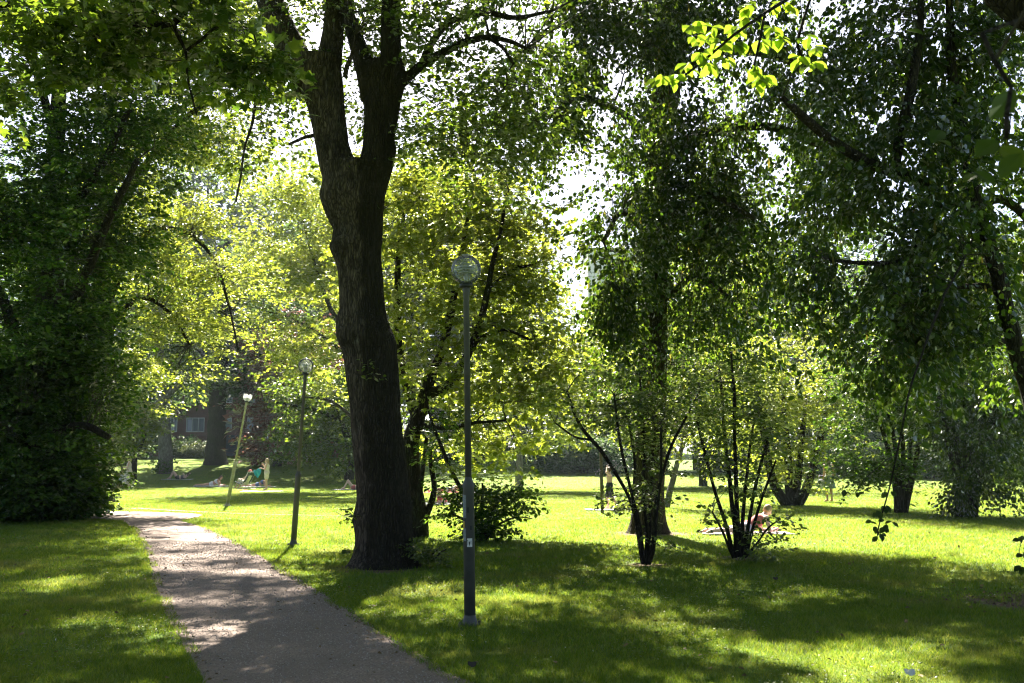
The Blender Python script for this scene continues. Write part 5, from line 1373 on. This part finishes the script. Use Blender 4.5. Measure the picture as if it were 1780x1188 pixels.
# ------------------------------------------------------------------ people
SKIN = [plain('skin', (.58, .36, .26), .55, var=.06), plain('tanned skin', (.46, .25, .16), .55, var=.06), plain('fair skin', (.66, .44, .34), .55, var=.06)]
HAIR = {'brown': plain('brown hair', (.10, .05, .025), .6), 'dark': plain('dark hair', (.025, .015, .012), .6), 'blond': plain('blond hair', (.40, .27, .12), .6), 'red': plain('auburn hair', (.16, .045, .025), .6)}
EYE = plain('eye', (.03, .02, .02), .3); LIP = plain('lips', (.40, .13, .11), .5)
CLOTH = {'cream': plain('cream cloth', (.70, .60, .48), .9), 'beige': plain('beige cloth', (.74, .66, .52), .9), 'black': plain('black cloth', (.02, .02, .024), .9), 'pink': plain('pink cloth', (.62, .18, .16), .9), 'white': plain('white cloth', (.75, .73, .72), .9), 'grey_green': plain('grey green cloth', (.16, .20, .18), .9),
         'pale_yellow': plain('pale yellow cloth', (.65, .62, .45), .9), 'lilac': plain('lilac cloth', (.62, .55, .66), .9), 'blue': plain('blue cloth', (.10, .16, .30), .9), 'turquoise': plain('turquoise cloth', (.03, .42, .46), .85), 'chair_green': plain('dark green canvas', (.035, .06, .055), .9), 'red': plain('red cloth', (.45, .07, .07), .9)}


def remeshed(mb, name, mat, parent, vox, sm=3):
    o = mb.build(name, mat, parent)
    mo = o.modifiers.new('r', 'REMESH'); mo.mode = 'VOXEL'; mo.voxel_size = vox; mo.use_smooth_shade = True
    s_ = o.modifiers.new('s', 'SMOOTH'); s_.iterations = sm; s_.factor = .5
    bpy.context.view_layer.update()
    me = bpy.data.meshes.new_from_object(o.evaluated_get(bpy.context.evaluated_depsgraph_get()))
    old_me = o.data; o.modifiers.clear(); o.data = me; me.name = name; bpy.data.meshes.remove(old_me)
    if not me.materials: me.materials.append(mat)
    return o


def hand(mb, wrist, d, palm_n, s):
    """palm, four unequal fingers a little curled and a thumb from the side of the palm"""
    d = norm(np.array(d, float)); pn = np.array(palm_n, float); pn = norm(pn - d * (pn @ d)); sd_ = np.cross(d, pn)
    p = np.array(wrist, float)
    mb.cap(p, p + d * .05, .026, .030, 10); mb.cap(p + d * .045 + sd_ * .02, p + d * .075 + sd_ * .022, .02, .016, 8); mb.cap(p + d * .045 - sd_ * .02, p + d * .07 - sd_ * .022, .02, .016, 8)
    for k, ln in enumerate((.068, .08, .074, .056)):
        b = p + d * .078 + sd_ * (.031 - .0205 * k); m_ = b + d * ln * .5 + pn * .004; e = m_ + d * ln * .42 + pn * ln * .28
        mb.cap(b, m_, .0098, .0092, 8); mb.cap(m_, e, .0092, .0078, 8)
    t0 = p + d * .02 + sd_ * .024; t1 = t0 + d * .03 + sd_ * .026 + pn * .006; mb.cap(t0, t1, .013, .011, 8); mb.cap(t1, t1 + d * .03 + sd_ * .006 + pn * .008, .011, .009, 8)


BONES = [('hipL', 'kneeL', .088, .058), ('kneeL', 'ankL', .056, .036), ('hipR', 'kneeR', .088, .058), ('kneeR', 'ankR', .056, .036), ('shL', 'elL', .048, .038), ('elL', 'wrL', .038, .027), ('shR', 'elR', .048, .038), ('elR', 'wrR', .038, .027)]


def person(label, base, J, rz=0, scale=1.0, skin=0, hair='brown', hair_long=True, clothes=(), group=None, hat=None, headdir=(0, 1, 0), group_name='person', hip_w=.125):
    root = empty('person', base, label, 'person', group, rz); root.scale = (scale,) * 3
    J = {k: np.array(v, float) for k, v in J.items()}
    mb = MB()
    pel, ch, nk, hd = J['pelvis'], J['chest'], J['neck'], J['head']
    mid = (pel + ch) / 2 + J.get('belly', np.zeros(3))
    mb.cap(pel, mid, hip_w, .112, 16); mb.cap(mid, ch, .112, .128, 16); mb.cap(J['hipL'], J['hipR'], .105, .105, 14); mb.cap(J['shL'], J['shR'], .062, .062, 12); mb.cap(ch, nk, .105, .06, 14); mb.cap(nk, hd, .056, .052, 12)
    for a, b, ra, rb in BONES: mb.cap(J[a], J[b], ra, rb, 12)
    f = norm(np.array(headdir, float)); upv = norm(hd - nk); upv = norm(upv - f * (upv @ f)); sd_ = np.cross(f, upv)
    Rm = np.stack([sd_, f, upv], 1)
    def hl(p): return hd + Rm @ np.array(p, float)
    hm = MB(); hm.ell((0, 0, .03), (.074, .093, .105)); hv = np.concatenate(hm.v); mb.add(hv @ Rm.T + hd, hm.f)
    mb.cap(hl((0, .03, -.045)), hl((0, .055, -.06)), .052, .032, 12); mb.cap(hl((0, .085, .03)), hl((0, .108, .0)), .010, .015, 8)
    for s_ in (-1, 1): mb.cap(hl((s_ * .074, 0, .03)), hl((s_ * .078, -.008, -.005)), .014, .010, 8)
    for q in 'LR':
        w_, e = J['wr' + q], J['el' + q]; d = norm(w_ - e); hand(mb, w_, J.get('hd' + q, d), J.get('pn' + q, np.array([(-1 if q == 'R' else 1) * 1., .3, 0])), 1)
        a = J['ank' + q]; t = J['toe' + q]; hl_ = a - (t - a) * .25; mb.cap(a, a * .4 + t * .6 + np.array([0, 0, .005]), .037, .034, 12); mb.cap(hl_ * .7 + a * .3 + np.array([0, 0, -.03]), t, .03, .024, 12)
    remeshed(mb, 'body', SKIN[skin], root, .0105)
    for s_ in (-1, 1): MB().ell(hl((s_ * .031, .086, .035)), (.011, .009, .008), 8, 6).build('eye', EYE, root)
    MB().ell(hl((0, .096, -.035)), (.022, .010, .008), 8, 6).build('mouth', LIP, root)
    hb = MB(); hm = MB(); hm.ell((0, -.016, .05), (.086, .096, .103)); hv = np.concatenate(hm.v); hb.add(hv @ Rm.T + hd, hm.f)
    hb.cap(hl((-.05, -.03, .0)), hl((.05, -.03, .0)), .05, .05)
    if hair_long == 'bun': hb.ell(hl((0, -.11, .05)), (.045, .045, .045))
    elif hair_long: hb.cap(hl((0, -.06, .0)), nk * .55 + ch * .45 - f * .10, .06, .03); hb.cap(hl((-.05, -.04, .0)), hl((-.055, -.03, -.14)), .035, .02); hb.cap(hl((.05, -.04, .0)), hl((.055, -.03, -.14)), .035, .02)
    remeshed(hb, 'hair', HAIR[hair], root, .013, 1)
    if hat:
        h_ = MB(); hm = MB(); hm.ell((0, -.005, .085), (.094, .106, .075)); hv = np.concatenate(hm.v); h_.add(hv @ Rm.T + hd, hm.f); h_.cap(hl((-.04, .10, .07)), hl((.04, .10, .07)), .03, .03); remeshed(h_, 'cap', CLOTH[hat], root, .013, 1)
    for nm, parts, mat, add in clothes:
        cm = MB()
        for p in parts:
            if p == 'torso': cm.cap(pel, mid, hip_w + add, .112 + add, 16); cm.cap(mid, ch, .112 + add, .128 + add, 16); cm.cap(J['shL'] * .82 + J['shR'] * .18, J['shR'] * .82 + J['shL'] * .18, .06 + add, .06 + add); cm.cap(ch, ch * .3 + nk * .7, .105 + add, .07 + add)
            elif p == 'lower_torso': cm.cap(pel, mid, hip_w + add, .112 + add, 16); cm.cap(mid, ch, .112 + add, .122 + add, 16)
            elif p == 'bust': cm.cap(ch - norm(ch - pel) * .05, ch, .127 + add, .131 + add, 16)
            elif p == 'hips': cm.cap(J['hipL'], J['hipR'], .107 + add, .107 + add); cm.cap(pel, pel * .6 + mid * .4, hip_w + add, .118 + add, 16)
            elif p[0] == 'seg':
                _, a, b, t0, t1, ra, rb = p; A_, B_ = J[a], J[b]; cm.cap(A_ + (B_ - A_) * t0, A_ + (B_ - A_) * t1, ra + add, rb + add)
            elif p[0] == 'cone':
                cm.lathe(p[1], n=36); v = cm.v[-1]; ang = np.arctan2(v[:, 1], v[:, 0]); rr = np.hypot(v[:, 0], v[:, 1]); fold = 1 + .07 * np.sin(ang * 9 + v[:, 2] * 3) * np.clip((p[1][-1][1] - v[:, 2]) / 1.0, 0, 1)
                v[:, 0] *= fold; v[:, 1] *= fold; v += np.array([pel[0], pel[1], 0])
        remeshed(cm, nm, CLOTH[mat], root, .013, 2)
    return root


def standing(arm='down', stride=0.0):
    J = dict(pelvis=(0, 0, .93), chest=(0, 0, 1.27), neck=(0, -.005, 1.43), head=(0, .02, 1.54), shL=(.165, 0, 1.385), shR=(-.165, 0, 1.385), hipL=(.085, 0, .90), hipR=(-.085, 0, .90), kneeL=(.095, .02, .49), kneeR=(-.095, .02, .49), ankL=(.10, -.01, .085), ankR=(-.10, -.01, .085), toeL=(.12, .15, .028), toeR=(-.12, .15, .028))
    if stride: J.update(kneeR=(-.09, -.10, .50), ankR=(-.10, -.34, .10), toeR=(-.12, -.20, .03), kneeL=(.09, .10, .49), ankL=(.095, .06, .085), toeL=(.11, .22, .028))
    if arm == 'down': J.update(elL=(.21, -.02, 1.10), elR=(-.21, -.02, 1.10), wrL=(.22, .05, .86), wrR=(-.22, .05, .86))
    if arm == 'front': J.update(elL=(.20, .06, 1.12), elR=(-.20, .06, 1.12), wrL=(.14, .29, 1.13), wrR=(-.14, .30, 1.10))
    if arm == 'face': J.update(elL=(.20, .10, 1.14), elR=(-.20, .06, 1.12), wrL=(.06, .20, 1.34), wrR=(-.06, .27, 1.16))
    if arm == 'up': J.update(elL=(.27, .12, 1.46), elR=(-.27, .12, 1.46), wrL=(.10, .10, 1.62), wrR=(-.10, .10, 1.62))
    return J


def supine(knees=True):
    # head towards -y, feet towards +y
    J = dict(pelvis=(0, 0, .12), chest=(0, -.34, .14), neck=(0, -.51, .17), head=(0, -.62, .24), shL=(.165, -.45, .13), shR=(-.165, -.45, .13), hipL=(.085, .03, .12), hipR=(-.085, .03, .12), elL=(.27, -.55, .30), elR=(-.27, -.50, .28), wrL=(.10, -.70, .34), wrR=(-.12, -.40, .32))
    if knees: J.update(kneeL=(.10, .30, .46), kneeR=(-.10, .27, .48), ankL=(.10, .50, .09), ankR=(-.10, .48, .09), toeL=(.11, .65, .03), toeR=(-.11, .63, .03))
    else: J.update(kneeL=(.10, .45, .09), kneeR=(-.10, .45, .11), ankL=(.11, .86, .06), ankR=(-.11, .86, .06), toeL=(.14, .93, .15), toeR=(-.14, .93, .15))
    return J


def prone():
    # head towards +y, propped on the elbows, legs stretched to -y
    return dict(pelvis=(0, 0, .13), belly=(0, 0, -.03), chest=(0, .31, .27), neck=(0, .44, .37), head=(0, .52, .46), shL=(.165, .40, .32), shR=(-.165, .40, .32), hipL=(.085, -.03, .12), hipR=(-.085, -.03, .12), elL=(.20, .47, .045), elR=(-.20, .47, .045), wrL=(.07, .66, .06), wrR=(-.08, .66, .06),
                kneeL=(.11, -.45, .07), kneeR=(-.11, -.45, .07), ankL=(.12, -.86, .07), ankR=(-.12, -.86, .07), toeL=(.13, -.99, .03), toeR=(-.13, -.99, .03))


def towel(base, sx, sy, mat, label, rz=0, name='towel', cat='towel', group='towels on the meadow'):
    nx, ny = 14, 9; X, Y = np.meshgrid(np.linspace(-.5, .5, nx), np.linspace(-.5, .5, ny))
    Z = .014 + .03 * fbm(np.stack([X * 5 + base[0], Y * 5 + base[1], X * 0], -1), 2); x = X * sx + .03 * np.sin(Y * 9); y = Y * sy + .03 * np.sin(X * 7)
    top = np.stack([x, y, Z], -1).reshape(-1, 3); bot = np.stack([x, y, Z - .012], -1).reshape(-1, 3); k = nx * ny; f = []
    for j in range(ny - 1):
        for i in range(nx - 1):
            a = j * nx + i; f += [(a, a + 1, a + nx + 1, a + nx), (k + a, k + a + nx, k + a + nx + 1, k + a + 1)]
    for i in range(nx - 1): f += [(i, k + i, k + i + 1, i + 1), ((ny - 1) * nx + i, (ny - 1) * nx + i + 1, k + (ny - 1) * nx + i + 1, k + (ny - 1) * nx + i)]
    for j in range(ny - 1): f += [(j * nx, (j + 1) * nx, k + (j + 1) * nx, k + j * nx), (j * nx + nx - 1, k + j * nx + nx - 1, k + (j + 1) * nx + nx - 1, (j + 1) * nx + nx - 1)]
    o = MB().add(np.concatenate([top, bot]), f).build(name, CLOTH[mat] if isinstance(mat, str) else mat); o.location = base; o.rotation_euler = (0, 0, rz)
    return tag(o, label, cat, group)


def stripes(name, c1, c2, sc_=9):
    m, nt, out = new_mat(name); b = N(nt, 'BsdfPrincipled'); b.inputs['Roughness'].default_value = .9
    tc = N(nt, 'TexCoord'); wv = N(nt, 'TexWave'); wv.bands_direction = 'X'; wv.inputs['Scale'].default_value = sc_
    nt.links.new(tc.outputs['Object'], wv.inputs['Vector']); nt.links.new(ramp(nt, wv.outputs['Fac'], [(.45, c1), (.55, c2)]), b.inputs['Base Color']); nt.links.new(b.outputs[0], out.inputs[0]); return m


LFT, RGT = math.pi / 2, -math.pi / 2
onz = lambda p, dz: (p[0], p[1], p[2] + dz)
TH = [('seg', 'hipL', 'kneeL', 0, .55, .09, .08), ('seg', 'hipR', 'kneeR', 0, .55, .09, .08)]; TH_LONG = [('seg', 'hipL', 'kneeL', 0, .85, .095, .085), ('seg', 'hipR', 'kneeR', 0, .85, .095, .085)]
bikini = lambda c: [('swim_top', ['bust'], c, .008), ('swim_bottom', ['hips'], c, .008)]

p = G(223, 847); person('woman standing in a long pale dress by the dark left tree, arms held forward', p, standing('front'), LFT + .25, 1.0, 0, 'dark', 'bun', [('dress', ['torso', ('cone', [(.36, .06), (.33, .3), (.25, .7), (.15, 1.02), (.14, 1.1)])], 'cream', .012)])
p = G(211, 846); person('child in white half hidden by leaves beside the woman in the long dress', p, standing('front'), RGT, .62, 0, 'dark', True, [('dress', ['torso', ('cone', [(.30, .45), (.22, .75), (.15, 1.02), (.14, 1.1)])], 'white', .014)])
p = G(309, 834); towel(p, 1.9, .8, 'white', 'white towel under the farthest sunbather with raised knees'); person('sunbather lying with raised knees farthest back near the blotched trunk', onz(p, .03), supine(), LFT, 1.0, 2, 'brown', False, bikini('black'))
p = G(368, 846); towel(onz(p, 0), 2.0, .8, stripes('blue stripes', (.75, .74, .72), (.35, .40, .55)), 'pale striped towel left of the leaning pale lamp post'); person('sunbather lying face down propped on elbows left of the leaning pale lamp post', onz(p, .03), prone(), RGT, 1.0, 1, 'brown', True, bikini('white'), headdir=(.3, 1, -.25))


def deck_chair(base, rz):
    root = empty('deck_chair', base, 'dark green canvas deck chair right of the leaning pale lamp post', 'deck chair', None, rz)
    fr = plain('deck chair frame', (.55, .53, .48), .5)
    f = MB()
    for s_ in (-1, 1):
        x = s_ * .29; f.tube([(x, -.50, .92), (x, .05, .10), (x, .28, .02)], .014, 8); f.tube([(x * .93, .50, .40), (x * .93, -.12, .22), (x * .93, -.52, .02)], .014, 8)
    for y, z in ((-.50, .92), (.50, .40), (-.52, .02), (.28, .02)): f.tube([(-.29, y, z), (.29, y, z)], .014, 8)
    f.build('frame', fr, root)
    t = np.linspace(0, 1, 14); py = -.50 + t * 1.0; pz = .92 * (1 - t) + .40 * t - .36 * np.sin(math.pi * np.minimum(1, t * 1.02)) ** .9 + (t > .7) * 0
    v = []; n = len(t)
    for off in (0, -.012):
        for x in (-.27, .27): v += [(x, a, b + off) for a, b in zip(py, pz)]
    fs = []
    for i in range(n - 1): fs += [(i, i + 1, n + i + 1, n + i), (2 * n + i, 3 * n + i, 3 * n + i + 1, 2 * n + i + 1), (i, 2 * n + i, 2 * n + i + 1, i + 1), (n + i, n + i + 1, 3 * n + i + 1, 3 * n + i)]
    MB().add(v, fs).build('canvas', CLOTH['chair_green'], root)


p = G(426, 850); deck_chair(p, LFT - .55)
SIT = dict(pelvis=(0, -.06, .33), chest=(0, -.27, .62), neck=(0, -.36, .78), head=(0, -.36, .90), shL=(.165, -.33, .73), shR=(-.165, -.33, .73), hipL=(.085, -.02, .33), hipR=(-.085, -.02, .33), kneeL=(.11, .40, .50), kneeR=(-.11, .40, .50), ankL=(.11, .60, .09), ankR=(-.11, .62, .09), toeL=(.12, .75, .03), toeR=(-.12, .77, .03),
           elL=(.25, -.12, .56), elR=(-.25, -.12, .56), wrL=(.14, .12, .52), wrR=(-.14, .12, .52))
person('person in a pink cap sitting in the dark green deck chair', p, SIT, LFT - .55, 1.0, 0, 'brown', False, [('shorts', ['hips'] + TH_LONG, 'cream', .012), ('shirt', ['torso'], 'pale_yellow', .012)], hat='pink')
p5 = G(463, 852.5); pw = person('woman in beige shorts and top standing with a turquoise cloth in her hands', p5, standing('face'), LFT + .1, 1.0, 0, 'blond', True, [('top', ['torso'], 'beige', .018), ('shorts', ['hips'] + TH, 'cream', .024)])
# the turquoise cloth hangs from her hand
cl = MB(); nu, nv = 10, 8; v = []
for j in range(nv):
    for i in range(nu):
        a = i / (nu - 1); b = j / (nv - 1); v.append((-.30 - .42 * a * (1 - .3 * b), -.06 + .06 * math.sin(a * 9 + b * 3), 1.17 - .14 * a - .42 * b * (.55 + .45 * math.sin(a * 3.1)) - .03 * math.sin(a * 13)))
v2 = [(x, y + .012, z) for x, y, z in v]; k = nu * nv; f = []
for j in range(nv - 1):
    for i in range(nu - 1):
        a = j * nu + i; f += [(a, a + 1, a + nu + 1, a + nu), (k + a, k + a + nu, k + a + nu + 1, k + a + 1)]
for j in range(nv - 1): f += [(j * nu, (j + 1) * nu, k + (j + 1) * nu, k + j * nu), (j * nu + nu - 1, k + j * nu + nu - 1, k + (j + 1) * nu + nu - 1, (j + 1) * nu + nu - 1)]
for i in range(nu - 1): f += [(i, k + i, k + i + 1, i + 1), ((nv - 1) * nu + i, (nv - 1) * nu + i + 1, k + (nv - 1) * nu + i + 1, k + (nv - 1) * nu + i)]
co = MB().add(v + v2, f).build('cloth', CLOTH['turquoise']); co.location = p5; tag(co, 'turquoise cloth held out by the standing woman in beige', 'cloth')
p = G(448, 847); towel(p, 1.9, .9, 'white', 'white towel behind the standing woman in beige'); person('sunbather lying behind the standing woman in beige', onz(p, .03), prone(), RGT, .95, 1, 'brown', False, bikini('blue'), headdir=(.2, 1, -.5))
p = G(455, 855); towel(p, 2.1, .8, stripes('navy stripes', (.75, .73, .70), (.05, .06, .12), 6), 'white towel with navy stripes at the feet of the standing woman')
p = G(421, 853); towel(p, .5, .4, 'pink', 'small pinkish bundle on the grass right of the deck chair', name='beach_bundle', cat='bundle', group=None)
p = G(614, 852); towel(p, 2.1, .85, stripes('dark edge stripes', (.74, .70, .70), (.08, .07, .10), 3), 'pale towel left of the forked trunk, under a sunbather'); person('sunbather with raised knees and auburn hair just left of the forked trunk', onz(p, .03), supine(), LFT + .1, 1.0, 2, 'red', True, bikini('pink'), headdir=(0, .75, .6))
p = G(768, 877); towel(p, 1.7, 1.5, 'white', 'white blanket seen under the bush behind the nearest lamp post'); person('sunbather with long dark red hair facing the camera behind the bush', onz(p, .03), prone(), math.pi - .15, .95, 0, 'red', True, bikini('red'), headdir=(0, 1, -.55))
p = G(776, 857); towel(p, 2.2, .9, 'pink', 'pink towel farther back beyond the white blanket'); person('sunbather stretched out on the pink towel farther back', onz(p, .03), supine(False), LFT, 1.0, 1, 'brown', False, bikini('white'), headdir=(0, .3, 1))
p = G(823, 857); towel(p, 1.6, .7, 'lilac', 'lilac towel beyond the bush and the nearest lamp post')
p = G(1060, 887.5); towel(p, 1.5, .7, 'white', 'white towel at the feet of the figure behind the wooden post')
person('bare-chested figure in black shorts stepping forward behind the wooden post', onz(p, .03), standing('up', 1), LFT - .1, .80, 0, 'brown', False, [('shorts', ['hips'] + TH_LONG, 'black', .02)])
p = G(1034, 887); towel(p, .55, .3, 'beige', 'small beige bundle left of the wooden post', name='beach_bundle', cat='bundle', group=None)
sh = plain('dark shoe', (.02, .02, .025), .6); sg = empty('pair_of_shoes', G(1074, 888.5), 'dark shoes on the grass right of the white towel by the wooden post', 'shoes')
for s_ in (-1, 1):
    q = MB(); q.cap((s_ * .09, -.09, .05), (s_ * .09, .12, .035), .045, .04, 10); q.cap((s_ * .09, -.09, .05), (s_ * .09, -.08, .11), .045, .04, 10); remeshed(q, 'shoe', sh, sg, .012, 1)
p = G(1297, 929); towel(p, 1.9, .8, stripes('pink stripes', (.72, .62, .62), (.60, .40, .42), 7), 'pale pink towel seen through the stems of the fanning shrub')
person('reader in a coral top lying on a pink towel behind the fanning shrub', onz(p, .03), prone(), RGT + .25, 1.0, 2, 'blond', False, [('top', ['torso'], 'pink', .010), ('swim_bottom', ['hips'], 'lilac', .008)], headdir=(0, 1, -.7))
p = G(1442, 873); person('person in a grey green skirt and pale top standing beyond the sunlit multi-stemmed tree', p, standing('down'), .3, 1.0, 1, 'brown', True, [('skirt', ['hips', ('cone', [(.25, .52), (.20, .75), (.14, 1.0)])], 'grey_green', .012), ('top', ['torso'], 'pale_yellow', .010)])
bag = MB(); bag.ell((0, 0, .26), (.17, .08, .2)); bag.tube([(-.1, 0, .42), (-.07, 0, .6), (.07, 0, .6), (.1, 0, .42)], .012, 8)
gb_ = G(1436, 873); bo = bag.build('shoulder_bag', CLOTH['lilac']); bo.location = onz((gb_[0] - .16, gb_[1], gb_[2]), .42); tag(bo, 'pale bag hanging beside the person in the grey green skirt', 'bag')

# small scraps on the near lawn
def scrap(px, py, s_, mat, name, label, cat):
    p_ = G(px, py); v, lo, st = leaves(np.array([[0, 0, .03], [.01, .01, .035]]), np.array([[.6, .2, .5], [-.5, .1, .55]]), np.array([[0, -1, .5], [.2, -1, .4]]), np.array([s_, s_ * .8]), 'oval')
    o = link(name, mesh_np(name, v, lo, st), mat); o.location = p_; tag(o, label, cat)


scrap(1580, 1182, .07, CLOTH['white'], 'paper_scrap', 'crumpled white scrap on the dark lawn near the bottom right', 'paper scrap')
scrap(1347, 1013, .06, HAIR['dark'], 'fallen_leaf', 'dark fallen leaf on the lawn before the two shrubs', 'leaf')
scrap(818, 1168, .06, HAIR['dark'], 'fallen_leaf', 'dark fallen leaf on the lawn by the bottom end of the path', 'leaf')

# ------------------------------------------------------------------ summer haze over the park
hm_, hnt, hout = new_mat('summer air')
pv = hnt.nodes.new('ShaderNodeVolumePrincipled'); pv.inputs['Color'].default_value = (.74, .87, 1, 1); pv.inputs['Density'].default_value = HAZE; pv.inputs['Anisotropy'].default_value = .2
hnt.links.new(pv.outputs[0], hout.inputs['Volume'])
tag(MB().box((0, 75, 22), (300, 250, 48)).build('haze', hm_, None, False), kind='stuff')
